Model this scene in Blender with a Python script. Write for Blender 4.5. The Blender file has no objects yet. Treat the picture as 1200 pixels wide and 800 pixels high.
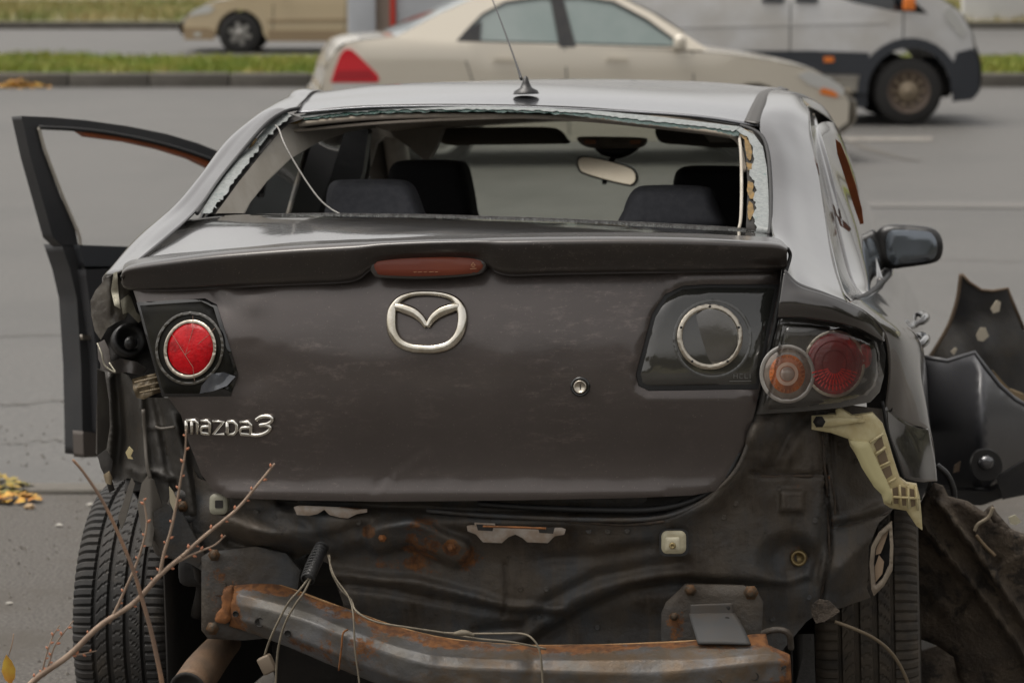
import bpy, bmesh, math, random
import numpy as np
from mathutils import Vector, Matrix
from mathutils.geometry import delaunay_2d_cdt
rad = math.radians
S = bpy.context.scene
COL = S.collection
rng = random.Random(7)
nrs = np.random.RandomState(5)

# ------------------------------------------------------------------ camera, sky, sun, exposure
F = 3200.0                       # focal length in units of a 1200 px wide picture
PITCH = math.atan(465 / F)
CAMH = 1.83
cam_data = bpy.data.cameras.new("camera")
cam = bpy.data.objects.new("camera", cam_data); COL.objects.link(cam)
cam.location = (0, 0, CAMH); cam.rotation_euler = (math.pi / 2 - PITCH, 0, 0)
cam_data.sensor_width = 36; cam_data.lens = F / 1200 * 36
cam_data.clip_start = 0.1; cam_data.clip_end = 2000
cam_data.dof.use_dof = True; cam_data.dof.focus_distance = 5.15; cam_data.dof.aperture_fstop = 6.5
S.camera = cam

SUN_EL, SUN_AZ = 70, 275          # degrees; azimuth measured from +Y clockwise: a veiled sun almost overhead, from the left
w = bpy.data.worlds.new("World"); S.world = w; w.use_nodes = True
nt = w.node_tree; nt.nodes.clear()
wo = nt.nodes.new("ShaderNodeOutputWorld"); bg = nt.nodes.new("ShaderNodeBackground")
sky = nt.nodes.new("ShaderNodeTexSky"); sky.sky_type = 'NISHITA'; sky.sun_disc = False
sky.sun_elevation = rad(SUN_EL); sky.sun_rotation = rad(SUN_AZ); sky.dust_density = 5; sky.air_density = 1.0; sky.ozone_density = .5
hs = nt.nodes.new("ShaderNodeHueSaturation"); hs.inputs['Saturation'].default_value = .12
tint = nt.nodes.new("ShaderNodeMix"); tint.data_type = 'RGBA'; tint.blend_type = 'MULTIPLY'; tint.inputs[0].default_value = 1
tint.inputs[7].default_value = (1.0, .965, .92, 1)
nt.links.new(sky.outputs[0], hs.inputs['Color']); nt.links.new(hs.outputs[0], tint.inputs[6])
nt.links.new(tint.outputs[2], bg.inputs[0]); bg.inputs[1].default_value = .15
nt.links.new(bg.outputs[0], wo.inputs[0])
sd = bpy.data.lights.new("sun", 'SUN'); sd.energy = 1.0; sd.angle = rad(30); sd.color = (1, .95, .88)
so = bpy.data.objects.new("sun", sd); COL.objects.link(so)
_a, _e = rad(SUN_AZ), rad(SUN_EL)
sdir = Vector((math.sin(_a) * math.cos(_e), math.cos(_a) * math.cos(_e), math.sin(_e)))
so.rotation_euler = sdir.to_track_quat('Z', 'Y').to_euler()
S.view_settings.view_transform = 'Standard'; S.view_settings.look = 'None'
S.view_settings.exposure = 0.55; S.view_settings.gamma = 1

# ------------------------------------------------------------------ picture <-> place
def _R(y, p, r):
    cy, sy, cp, sp, cr, sr = math.cos(y), math.sin(y), math.cos(p), math.sin(p), math.cos(r), math.sin(r)
    return np.array([[1, 0, 0], [0, cp, -sp], [0, sp, cp]]) @ np.array([[cy, -sy, 0], [sy, cy, 0], [0, 0, 1]]) @ np.array([[cr, 0, sr], [0, 1, 0], [-sr, 0, cr]])
RC = _R(-.150, .062, -.028)                      # car frame -> camera (right, forward, up)
OC = np.array([.90, -4.95, 1.21])                # the camera in the car's frame (X right, Y forward, Z up, origin under the lid)
RW = np.array([[1, 0, 0], [0, math.cos(PITCH), math.sin(PITCH)], [0, -math.sin(PITCH), math.cos(PITCH)]])  # (r,f,u) -> world
OW = np.array([0, 0, CAMH])
CW = RW @ RC                                     # car -> world rotation
CAR_LOC = OW - CW @ OC
def C(px, py, Y):
    """points of the wreck's own frame at forward distance Y seen at picture position px,py"""
    px = np.asarray(px, float); py = np.asarray(py, float); Y = np.asarray(Y, float)
    v = np.stack([(px - 600) / F, np.ones_like(px), (400 - py) / F], -1) @ RC
    t = (Y - OC[1]) / v[..., 1]
    return OC + v * t[..., None]
def CP(px, py, p0, n):
    v = np.stack([(np.asarray(px, float) - 600) / F, np.ones_like(np.asarray(px, float)), (400 - np.asarray(py, float)) / F], -1) @ RC
    p0 = np.array(p0, float); n = np.array(n, float)
    t = ((p0 - OC) @ n) / (v @ n)
    return OC + v * t[..., None]
def W(px, py, z=0.0):                            # world ground point
    v = RW @ np.array([(px - 600) / F, 1, (400 - py) / F]); t = (z - CAMH) / v[2]
    return OW + v * t
def WD(px, py, D):                               # world point at distance D
    px = np.asarray(px, float); py = np.asarray(py, float); D = np.asarray(D, float)
    v = np.stack([(px - 600) / F, np.ones_like(px), (400 - py) / F], -1) @ RW.T
    return OW + v * (D / v[..., 1])[..., None]

# ------------------------------------------------------------------ materials
MATS = {}
def nodes(m): return m.node_tree.nodes, m.node_tree.links
def mat(name, col, rough=.5, metal=0, col2=None, nscale=8, ndetail=6, bump=0, bscale=40, coat=0, coat_rough=.05,
        spec=.5, alpha=1, trans=0, rough2=None, stain=None, stain_scale=3, stain_lo=.5, stain_hi=.62, emit=None, ior=1.5, rust=False, scratch=0, stretch=None):
    m = bpy.data.materials.new(name); m.use_nodes = True; N, L = nodes(m); b = N['Principled BSDF']
    b.inputs['Base Color'].default_value = (*col, 1); b.inputs['Roughness'].default_value = rough; b.inputs['Metallic'].default_value = metal
    b.inputs['Coat Weight'].default_value = coat; b.inputs['Coat Roughness'].default_value = coat_rough
    b.inputs['Specular IOR Level'].default_value = spec; b.inputs['Alpha'].default_value = alpha; b.inputs['Transmission Weight'].default_value = trans; b.inputs['IOR'].default_value = ior
    tc = N.new('ShaderNodeTexCoord'); src = tc.outputs['Object']
    if stretch:
        mp = N.new('ShaderNodeMapping'); mp.inputs['Scale'].default_value = stretch; L.new(src, mp.inputs[0]); src = mp.outputs[0]
    cur = None
    def noise(sc, det=6, ro=.6):
        n = N.new('ShaderNodeTexNoise'); n.inputs['Scale'].default_value = sc; n.inputs['Detail'].default_value = det; n.inputs['Roughness'].default_value = ro; L.new(src, n.inputs['Vector']); return n
    def ramp(inp, lo, hi):
        r = N.new('ShaderNodeMapRange'); r.inputs[1].default_value = lo; r.inputs[2].default_value = hi; r.interpolation_type = 'SMOOTHSTEP'; L.new(inp, r.inputs[0]); return r.outputs[0]
    def mix(f, a, bb):
        x = N.new('ShaderNodeMix'); x.data_type = 'RGBA'; L.new(f, x.inputs[0])
        for k, v in ((6, a), (7, bb)):
            if isinstance(v, tuple): x.inputs[k].default_value = (*v, 1)
            else: L.new(v, x.inputs[k])
        return x.outputs[2]
    cur = tuple(col)
    if col2:
        f = ramp(noise(nscale, ndetail).outputs[0], .35, .65); cur = mix(f, cur, tuple(col2))
        if rough2 is not None:
            rr = N.new('ShaderNodeMapRange'); rr.inputs[3].default_value = rough; rr.inputs[4].default_value = rough2; L.new(f, rr.inputs[0]); L.new(rr.outputs[0], b.inputs['Roughness'])
    if stain:
        cur = mix(ramp(noise(stain_scale, 8, .7).outputs[0], stain_lo, stain_hi), cur, tuple(stain))
    if scratch:
        mp = N.new('ShaderNodeMapping'); mp.inputs['Scale'].default_value = (3.0, 3, 9); L.new(tc.outputs['Object'], mp.inputs[0])
        n = N.new('ShaderNodeTexNoise'); n.inputs['Scale'].default_value = 6; n.inputs['Detail'].default_value = 10; n.inputs['Roughness'].default_value = .8; L.new(mp.outputs[0], n.inputs['Vector'])
        n2 = noise(2.6, 3)
        mu = N.new('ShaderNodeMath'); mu.operation = 'MULTIPLY'; L.new(ramp(n.outputs[0], .5, .72), mu.inputs[0]); L.new(ramp(n2.outputs[0], .42, .62), mu.inputs[1])
        mu2 = N.new('ShaderNodeMath'); mu2.operation = 'MULTIPLY'; L.new(mu.outputs[0], mu2.inputs[0]); mu2.inputs[1].default_value = scratch
        cur = mix(mu2.outputs[0], cur, (.20, .165, .15))
        # fine dust specks
        v = N.new('ShaderNodeTexNoise'); v.inputs['Scale'].default_value = 260; v.inputs['Detail'].default_value = 2; L.new(tc.outputs['Object'], v.inputs['Vector'])
        mu3 = N.new('ShaderNodeMath'); mu3.operation = 'MULTIPLY'; L.new(ramp(v.outputs[0], .66, .74), mu3.inputs[0]); mu3.inputs[1].default_value = .35
        cur = mix(mu3.outputs[0], cur, (.22, .19, .17))
    if rust:
        at = N.new('ShaderNodeAttribute'); at.attribute_name = 'rust'
        n = noise(34, 10, .78); ad = N.new('ShaderNodeMath'); ad.operation = 'MULTIPLY_ADD'; L.new(at.outputs['Fac'], ad.inputs[0]); ad.inputs[1].default_value = .50; L.new(n.outputs[0], ad.inputs[2])
        f = ramp(ad.outputs[0], .68, .78)
        rc = mix(ramp(noise(60, 5).outputs[0], .35, .65), (.070, .028, .010), (.165, .066, .018))
        cur = mix(f, cur, rc)
        rr = N.new('ShaderNodeMapRange'); rr.inputs[3].default_value = rough; rr.inputs[4].default_value = .9; L.new(f, rr.inputs[0]); L.new(rr.outputs[0], b.inputs['Roughness'])
        rm = N.new('ShaderNodeMapRange'); rm.inputs[3].default_value = metal; rm.inputs[4].default_value = 0; L.new(f, rm.inputs[0]); L.new(rm.outputs[0], b.inputs['Metallic'])
    if not isinstance(cur, tuple): L.new(cur, b.inputs['Base Color'])
    if bump:
        bn = N.new('ShaderNodeBump'); bn.inputs['Strength'].default_value = 1; bn.inputs['Distance'].default_value = bump; L.new(noise(bscale, 6, .65).outputs[0], bn.inputs['Height']); L.new(bn.outputs[0], b.inputs['Normal'])
        if coat: L.new(bn.outputs[0], b.inputs['Coat Normal'])
    if emit: b.inputs['Emission Color'].default_value = (*emit, 1); b.inputs['Emission Strength'].default_value = 1
    MATS[name] = m; return m

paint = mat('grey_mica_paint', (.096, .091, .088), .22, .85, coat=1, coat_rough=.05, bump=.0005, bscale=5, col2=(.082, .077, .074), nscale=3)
lidpaint = mat('dusty_shaded_paint', (.082, .069, .064), .36, .6, coat=.6, coat_rough=.12, col2=(.094, .079, .073), nscale=4, bump=.0008, bscale=6, scratch=.85)  # body colour, dark surroundings shaded into the base; dust and scratches on top
spoilerpaint = mat('shaded_spoiler_paint', (.024, .020, .018), .42, .4, coat=.8, coat_rough=.16, col2=(.034, .027, .022), nscale=6, scratch=.45)  # body paint darkened: the shade on the spoiler's rear face is in the colour
bodyinner = mat('dirty_primer_metal', (.052, .055, .058), .60, .2, col2=(.070, .057, .043), nscale=7, stain=(.036, .026, .017), stain_scale=5, stain_lo=.46, stain_hi=.64, bump=.0035, bscale=42, rust=True)
beam_m = mat('rusty_beam_metal', (.105, .107, .112), .5, .35, col2=(.078, .072, .062), nscale=9, stain=(.10, .068, .040), stain_scale=8, stain_lo=.44, stain_hi=.66, bump=.0015, bscale=60, rust=True)
blackpl = mat('black_plastic', (.012, .012, .013), .38, col2=(.02, .019, .018), nscale=12, bump=.0006, bscale=90)
blackgloss = mat('black_gloss', (.010, .010, .010), .12, coat=.6, coat_rough=.1)
rubber = mat('seal_rubber', (.014, .014, .014), .6, bump=.0006, bscale=80)
darkvoid = mat('underbody_black', (.010, .009, .008), .8, col2=(.018, .015, .012), nscale=9, bump=.003, bscale=20)
tyre_m = mat('tyre_rubber', (.012, .0115, .011), .72, col2=(.022, .019, .016), nscale=9, bump=.001, bscale=60, stain=(.045, .037, .028), stain_scale=11, stain_lo=.55, stain_hi=.7)
tyre_mud = mat('tyre_rubber_muddy', (.030, .026, .021), .8, col2=(.066, .052, .037), nscale=14, bump=.0015, bscale=60)
chrome = mat('chrome', (.78, .74, .66), .20, 1, col2=(.55, .50, .40), nscale=30)
bezel = mat('lamp_ring_metal', (.55, .50, .42), .3, 1, bump=.0004, bscale=120)
redlens = mat('red_lens', (.42, .003, .006), .3, spec=.25, coat=.15, coat_rough=.04, emit=(.05, .0, .001), stain=(.10, .0, .0), stain_scale=22, stain_lo=.42, stain_hi=.7, bump=.0030, bscale=45)  # emission paints a faint inner glow into the unlit lens
redlens2 = mat('dark_red_lens', (.22, .018, .020), .18, coat=1, coat_rough=.05, stain=(.40, .02, .02), stain_scale=14, stain_lo=.5, stain_hi=.62, bump=.002, bscale=60)
amber = mat('amber_lens', (.62, .17, .04), .3, coat=.4, coat_rough=.05, col2=(.26, .085, .035), nscale=30, bump=.0015, bscale=60)
brakeor = mat('faded_orange_lens', (.20, .042, .016), .5, coat=.1, coat_rough=.2, col2=(.17, .032, .013), nscale=7, stretch=(1, 1, 3))
lampglass = mat('smoked_lamp_glass', (.022, .023, .021), .08, coat=1, coat_rough=.03, col2=(.05, .048, .042), nscale=3, bump=.0006, bscale=9)
lampdark = mat('dark_lamp_body', (.006, .006, .005), .45, coat=.0, spec=.15, col2=(.014, .013, .009), nscale=14, bump=.001, bscale=14)
greyglass = mat('clear_grey_bowl', (.10, .095, .088), .22, .1, coat=1, coat_rough=.03, col2=(.085, .08, .07), nscale=14, bump=.001, bscale=22)
beige_tr = mat('beige_trim', (.40, .37, .32), .75, col2=(.34, .31, .26), nscale=10, bump=.0006, bscale=150)
headl = mat('headliner_cloth', (.30, .26, .215), .9, col2=(.22, .19, .15), nscale=6, bump=.0008, bscale=200)
seatdark = mat('charcoal_seat_cloth', (.070, .072, .082), .85, col2=(.088, .090, .10), nscale=60, bump=.0008, bscale=300)
seatblack = mat('black_seat_cloth', (.010, .010, .011), .9, bump=.001, bscale=200)
visorm = mat('sun_visor_cloth', (.10, .088, .070), .85, bump=.0006, bscale=150)
yellowpl = mat('yellowed_plastic', (.52, .46, .27), .45, col2=(.42, .34, .17), nscale=18, stain=(.16, .11, .05), stain_scale=22, stain_lo=.55, stain_hi=.72, bump=.0008, bscale=60)
foam = mat('old_yellow_adhesive', (.20, .115, .025), .7, col2=(.10, .065, .02), nscale=45, bump=.003, bscale=60)
glassedge = mat('broken_glass_remnant', (.15, .165, .16), .3, col2=(.23, .245, .24), nscale=120, stain=(.05, .12, .11), stain_scale=40, stain_lo=.58, stain_hi=.68, bump=.0015, bscale=160, spec=.8)
glassedgedark = mat('green_glass_edge', (.008, .022, .018), .15, spec=.8, col2=(.03, .07, .06), nscale=120, bump=.002, bscale=200)
wirem = mat('wire_tan', (.19, .16, .115), .6, col2=(.12, .10, .07), nscale=40)
mudpl = mat('muddy_plastic', (.070, .054, .040), .85, col2=(.12, .092, .064), nscale=9, stain=(.034, .027, .021), stain_scale=14, stain_lo=.5, stain_hi=.6, bump=.012, bscale=70)
twigm = mat('twig_bark', (.25, .145, .085), .7, col2=(.17, .11, .075), nscale=25, bump=.0008, bscale=140)
twigm2 = mat('grey_twig_bark', (.30, .22, .16), .75, col2=(.20, .14, .10), nscale=25, bump=.0008, bscale=140)
budm = mat('bud', (.42, .17, .09), .6)
exhm = mat('exhaust_metal', (.11, .075, .050), .7, .3, col2=(.16, .10, .06), nscale=18, bump=.002, bscale=60)
interior_brown = mat('inner_door_orange', (.34, .085, .022), .6, col2=(.24, .065, .02), nscale=10)
doordark = mat('door_dark_trim', (.020, .021, .023), .5, col2=(.028, .028, .029), nscale=6, bump=.0004, bscale=60)
mirrorglass = mat('mirror_glass', (.20, .22, .25), .18, .9, col2=(.17, .19, .21), nscale=12)
rvglass = mat('interior_mirror_glass', (.85, .76, .60), .12, 1.0, col2=(.80, .70, .55), nscale=9)
# dusty windscreen glass
def glass_mat(name, dens, tintc, dirt):
    m = bpy.data.materials.new(name); m.use_nodes = True; N, L = nodes(m); N.remove(N['Principled BSDF']); out = N['Material Output']
    tr = N.new('ShaderNodeBsdfTransparent'); tr.inputs[0].default_value = (*tintc, 1)
    gl = N.new('ShaderNodeBsdfGlossy'); gl.inputs['Roughness'].default_value = .03; fr = N.new('ShaderNodeFresnel'); fr.inputs[0].default_value = 1.5
    m1 = N.new('ShaderNodeMixShader'); L.new(fr.outputs[0], m1.inputs[0]); L.new(tr.outputs[0], m1.inputs[1]); L.new(gl.outputs[0], m1.inputs[2])
    df = N.new('ShaderNodeBsdfDiffuse'); df.inputs[0].default_value = (*dirt, 1)
    n = N.new('ShaderNodeTexNoise'); n.inputs['Scale'].default_value = 5; n.inputs['Detail'].default_value = 5
    mr = N.new('ShaderNodeMapRange'); L.new(n.outputs[0], mr.inputs[0]); mr.inputs[1].default_value = .35; mr.inputs[2].default_value = .7; mr.inputs[3].default_value = dens * .5; mr.inputs[4].default_value = dens
    m2 = N.new('ShaderNodeMixShader'); L.new(mr.outputs[0], m2.inputs[0]); L.new(m1.outputs[0], m2.inputs[1]); L.new(df.outputs[0], m2.inputs[2]); L.new(m2.outputs[0], out.inputs[0])
    return m
windscreen_m = glass_mat('dusty_windscreen', .36, (.74, .78, .72), (.42, .42, .34))
tintglass = glass_mat('dark_tinted_glass', .10, (.10, .10, .11), (.10, .10, .11))
bgglass = mat('background_car_glass', (.17, .215, .205), .12, col2=(.22, .26, .25), nscale=1.2, coat=1)  # pale green base paints in the sky reflected by the windows
beigecar = mat('beige_car_paint', (.60, .55, .46), .35, .15, coat=1, coat_rough=.05)
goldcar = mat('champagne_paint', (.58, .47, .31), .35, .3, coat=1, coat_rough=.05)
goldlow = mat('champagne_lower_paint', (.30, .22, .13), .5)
whitecar = mat('van_white_paint', (.60, .60, .60), .35, coat=.7, coat_rough=.1, col2=(.50, .485, .46), nscale=1.5)
silverdirty = mat('dirty_silver_plastic', (.30, .28, .24), .5, col2=(.22, .20, .17), nscale=8)
bgblack = mat('van_black_cladding', (.030, .034, .042), .5)
bgtyre = mat('background_tyre', (.022, .021, .020), .8)
rimm = mat('wheel_rim_grey', (.32, .31, .29), .4, .6)
rimrust = mat('brown_steel_rim', (.12, .09, .07), .6, .3)
hubm = mat('tan_hub', (.24, .19, .13), .5, .2)
headlampm = mat('headlamp_clear', (.62, .62, .60), .15, .2, coat=1)
orangem = mat('indicator_orange', (.75, .20, .03), .35)
bgred = mat('background_red_lens', (.62, .012, .025), .25, coat=1)

# ------------------------------------------------------------------ object helpers
def link(o, parent=None):
    COL.objects.link(o)
    if parent is not None: o.parent = parent
    return o
def mesh_obj(name, verts, faces, m, parent=None, smooth=True, label=None):
    me = bpy.data.meshes.new(name); me.from_pydata([tuple(map(float, v)) for v in verts], [], faces)
    if smooth: me.polygons.foreach_set('use_smooth', [True] * len(me.polygons))
    me.materials.append(m); me.update()
    o = bpy.data.objects.new(name, me); link(o, parent)
    if label: o['label'] = label
    return o
def empty(name, loc=(0, 0, 0), label=None, cat=None, group=None, M=None):
    o = bpy.data.objects.new(name, None); COL.objects.link(o); o.empty_display_size = .1
    if M is not None: o.matrix_world = M
    else: o.location = loc
    if label: o['label'] = label
    if cat: o['category'] = cat
    if group: o['group'] = group
    return o
def tag(o, label=None, cat=None, group=None, kind=None):
    for k, v in (('label', label), ('category', cat), ('group', group), ('kind', kind)):
        if v: o[k] = v
    return o
def cr(P, n, closed=False):
    """Catmull-Rom through P, n samples"""
    P = np.asarray(P, float); k = len(P)
    if k == 2 and not closed: t = np.linspace(0, 1, n)[:, None]; return P[0] * (1 - t) + P[1] * t
    seg = k if closed else k - 1
    t = np.linspace(0, seg, n, endpoint=not closed); i = np.minimum(t.astype(int), seg - 1); u = (t - i)[:, None]
    def g(j): return P[j % k] if closed else P[np.clip(j, 0, k - 1)]
    if closed: p0, p1, p2, p3 = g(i - 1), g(i), g(i + 1), g(i + 2)
    else:
        p1, p2 = g(i), g(i + 1); p0 = np.where((i > 0)[:, None], g(i - 1), 2 * p1 - p2); p3 = np.where((i + 2 < k)[:, None], g(i + 2), 2 * p2 - p1)
    return .5 * ((2 * p1) + (-p0 + p2) * u + (2 * p0 - 5 * p1 + 4 * p2 - p3) * u * u + (-p0 + 3 * p1 - 3 * p2 + p3) * u ** 3)
def P3(p):
    """('x',X,Y,Z) is a car point, (px,py,Y) a picture point at forward distance Y"""
    return np.array(p[1:4], float) if p[0] == 'x' else C(p[0], p[1], p[2])
def seg_dist(x, y, poly, closed=True):
    poly = np.asarray(poly, float); d = np.full(x.shape, 1e9); s = np.zeros(x.shape)
    n = len(poly)
    for i in range(n if closed else n - 1):
        a, b = poly[i], poly[(i + 1) % n]; e = b - a; l2 = max((e ** 2).sum(), 1e-9)
        t = np.clip(((x - a[0]) * e[0] + (y - a[1]) * e[1]) / l2, 0, 1)
        dd = np.hypot(x - a[0] - t * e[0], y - a[1] - t * e[1])
        side = (x - a[0]) * e[1] - (y - a[1]) * e[0]
        s = np.where(dd < d, np.sign(side), s); d = np.minimum(d, dd)
    return d, s
def inside(x, y, poly):
    poly = np.asarray(poly, float); r = np.zeros(x.shape, bool); n = len(poly)
    for i in range(n):
        x1, y1 = poly[i]; x2, y2 = poly[(i + 1) % n]
        if y1 == y2: continue
        c = ((y1 > y) != (y2 > y)) & (x < (x2 - x1) * (y - y1) / (y2 - y1) + x1); r ^= c
    return r
def densify(poly, step):
    out = []; n = len(poly)
    for i in range(n):
        a = np.array(poly[i], float); b = np.array(poly[(i + 1) % n], float); k = max(1, int(round(np.hypot(*(b - a)) / step)))
        for j in range(k): out.append(a + (b - a) * j / k)
    return np.array(out)
def smooth_poly(poly, n=None): return cr([tuple(p) for p in poly], n or len(poly) * 5, closed=True)
def triangulate(poly, step, holes=()):
    rings = [densify(poly, step)] + [densify(h, step) for h in holes]
    pts = []; edges = []
    for r in rings:
        b0 = len(pts); pts += [tuple(p) for p in r]; edges += [(b0 + i, b0 + (i + 1) % len(r)) for i in range(len(r))]
    lo = rings[0].min(0); hi = rings[0].max(0)
    gx, gy = np.meshgrid(np.arange(lo[0] + step / 2, hi[0], step), np.arange(lo[1] + step / 2, hi[1], step)); gx = gx.copy(); gx[::2] += step * .5
    gx = gx.ravel(); gy = gy.ravel(); ok = inside(gx, gy, rings[0])
    for h in rings[1:]: ok &= ~inside(gx, gy, h)
    gx = gx[ok]; gy = gy[ok]
    for r in rings:
        d, _ = seg_dist(gx, gy, r); k = d > step * .45; gx = gx[k]; gy = gy[k]
    pts += list(zip(gx.tolist(), gy.tolist()))
    v, e, f, *_ = delaunay_2d_cdt([Vector(p) for p in pts], edges, [], 2, 1e-4)
    v = np.array([(p.x, p.y) for p in v]); f = [tuple(q) for q in f]
    if holes and f:
        cx = np.array([v[list(q)].mean(0) for q in f]); bad = np.zeros(len(f), bool)
        for h in rings[1:]: bad |= inside(cx[:, 0], cx[:, 1], h)
        f = [q for q, b in zip(f, bad) if not b]
    return v, f, rings
def sheet(name, poly, Y, m, parent, step=8, thick=.004, holes=(), rnd=None, smooth=False, fn=None, attr=None, label=None, push=(0, 1, 0), seed=None):
    """a panel whose outline is drawn in the picture and that lies at its own depth Y (number or function), with real thickness"""
    if smooth: poly = smooth_poly(poly)
    v2, f, rings = triangulate(poly, step, holes)
    x, y = v2[:, 0], v2[:, 1]
    Yv = Y(x, y) if callable(Y) else np.full(x.shape, float(Y))
    if rnd:
        wpx, r = rnd; d = np.full(x.shape, 1e9)
        for rg in rings: d = np.minimum(d, seg_dist(x, y, rg)[0])
        q = np.clip(1 - d / wpx, 0, 1); Yv = Yv + r * (1 - np.sqrt(np.maximum(1 - q * q, 0)))
    P = fn(x, y, Yv) if fn else C(x, y, Yv)
    # orient faces towards the camera (-Y)
    if f:
        a, b, c = (P[f[0][i]] for i in range(3)); nn = np.cross(b - a, c - a)
        if (nn @ (OC - a)) < 0: f = [q[::-1] for q in f]
    n = len(P); push = np.array(push, float); V = list(P); faces = list(f)
    if thick:
        V += list(P + push * thick); faces += [tuple(n + i for i in q[::-1]) for q in f]
        cnt = {}
        for q in f:
            for i in range(len(q)):
                a, b = q[i], q[(i + 1) % len(q)]; cnt[(a, b)] = 1
        bd = [e for e in cnt if (e[1], e[0]) not in cnt]
        idx = {}
        for a, b in bd:
            for k in (a, b):
                if k not in idx: idx[k] = len(V); V.append(P[k]); V.append(P[k] + push * thick)
        for a, b in bd: faces.append((idx[b], idx[a], idx[a] + 1, idx[b] + 1))
    o = mesh_obj(name, V, faces, m, parent, True, label)
    if attr is not None:
        av = attr(x, y); full = np.zeros(len(V)); full[:n] = av
        if thick:
            full[n:2 * n] = av
            for k, j in idx.items(): full[j] = full[j + 1] = av[k]
        at = o.data.attributes.new('rust', 'FLOAT', 'POINT'); at.data.foreach_set('value', full.astype(np.float32))
    return o
def net(name, rows, m, parent, nu=40, nv=20, thick=.003, label=None, push=None, attr=None, disp=None, closed_v=False, lin=False):
    R = [cr([P3(p) for p in r], nu) for r in rows]; R = np.array(R)             # rows x nu x 3
    if lin:
        tt = np.linspace(0, len(R) - 1, nv); ii = np.minimum(tt.astype(int), len(R) - 2); ff = (tt - ii)[:, None]
        G = np.array([R[ii, j] * (1 - ff) + R[ii + 1, j] * ff for j in range(nu)])
    else:
        G = np.array([cr(R[:, j], nv, closed_v) for j in range(nu)])            # nu x nv x 3
    if disp is not None: G = disp(G)
    V = G.reshape(-1, 3); faces = []
    nvv = nv if closed_v else nv - 1
    for i in range(nu - 1):
        for j in range(nvv):
            j2 = (j + 1) % nv; faces.append((i * nv + j, (i + 1) * nv + j, (i + 1) * nv + j2, i * nv + j2))
    o = mesh_obj(name, V, faces, m, parent, True, label)
    if thick:
        md = o.modifiers.new('thickness', 'SOLIDIFY'); md.thickness = thick; md.offset = -1
    if attr is not None:
        at = o.data.attributes.new('rust', 'FLOAT', 'POINT'); at.data.foreach_set('value', attr(G).reshape(-1).astype(np.float32))
    return o
def tube(name, pts, r, m, parent, n=8, samples=None, label=None, closed=False, smooth=True, flat=None):
    P = np.array([P3(p) if not isinstance(p, np.ndarray) else p for p in pts])
    k = samples or max(6, len(P) * 6)
    if smooth and len(P) > 2 or closed: P2 = cr(P, k, closed)
    else: P2 = P; k = len(P)
    rr = np.interp(np.linspace(0, 1, k), np.linspace(0, 1, len(np.atleast_1d(r))), np.atleast_1d(r)) if not np.isscalar(r) else np.full(k, r)
    V = []; faces = []; up = np.array([0, 1, 0.01]); _d = P2[-1] - P2[0]
    if not closed and abs(_d[1]) > .8 * np.linalg.norm(_d): up = np.array([.01, 0, 1.0])
    for i in range(k):
        t = P2[(i + 1) % k] - P2[i - 1] if closed else P2[min(i + 1, k - 1)] - P2[max(i - 1, 0)]
        t = t / (np.linalg.norm(t) + 1e-9); a = np.cross(t, up)
        if np.linalg.norm(a) < .1: a = np.cross(t, [0, 0, 1])
        a /= np.linalg.norm(a); b = np.cross(t, a)
        for j in range(n):
            th = 2 * math.pi * j / n; V.append(P2[i] + rr[i] * (math.cos(th) * a + (flat or 1) * math.sin(th) * b))
    kk = k if closed else k - 1
    for i in range(kk):
        i2 = (i + 1) % k
        for j in range(n): faces.append((i * n + j, i * n + (j + 1) % n, i2 * n + (j + 1) % n, i2 * n + j))
    if not closed: faces += [tuple(range(n))[::-1], tuple(range((k - 1) * n, k * n))]
    return mesh_obj(name, V, faces, m, parent, True, label)
def lathe(name, c, axis, prof, m, parent, n=28, label=None, tilt=None):
    """prof: (radius, height along axis)"""
    c = np.asarray(c, float); ax = np.array(axis, float); ax /= np.linalg.norm(ax); a = np.cross(ax, [0, 0, 1.0])
    if np.linalg.norm(a) < .1: a = np.cross(ax, [0, 1.0, 0])
    a /= np.linalg.norm(a); b = np.cross(ax, a); V = []; faces = []; k = len(prof)
    for i in range(n):
        th = 2 * math.pi * i / n
        for r, h in prof: V.append(c + r * (math.cos(th) * a + math.sin(th) * b) + h * ax)
    for i in range(n):
        i2 = (i + 1) % n
        for j in range(k - 1): faces.append((i * k + j, i * k + j + 1, i2 * k + j + 1, i2 * k + j))
    return mesh_obj(name, V, faces, m, parent, True, label)
def box(name, c, s, m, parent, bev=.01, rot=None, label=None, seg=3):
    bm = bmesh.new(); bmesh.ops.create_cube(bm, size=1); bmesh.ops.scale(bm, vec=s, verts=bm.verts)
    if bev: bmesh.ops.bevel(bm, geom=list(bm.edges), offset=bev, segments=seg, profile=.5, affect='EDGES')
    if rot is not None: bmesh.ops.rotate(bm, cent=(0, 0, 0), matrix=rot, verts=bm.verts)
    bmesh.ops.translate(bm, vec=c, verts=bm.verts)
    me = bpy.data.meshes.new(name); bm.to_mesh(me); bm.free(); me.polygons.foreach_set('use_smooth', [True] * len(me.polygons)); me.materials.append(m)
    try: me.set_sharp_from_angle(angle=rad(40))
    except Exception: pass
    o = bpy.data.objects.new(name, me); link(o, parent)
    if label: o['label'] = label
    return o
def sm(x, a, b): t = np.clip((x - a) / (b - a), 0, 1); return t * t * (3 - 2 * t)
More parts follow.
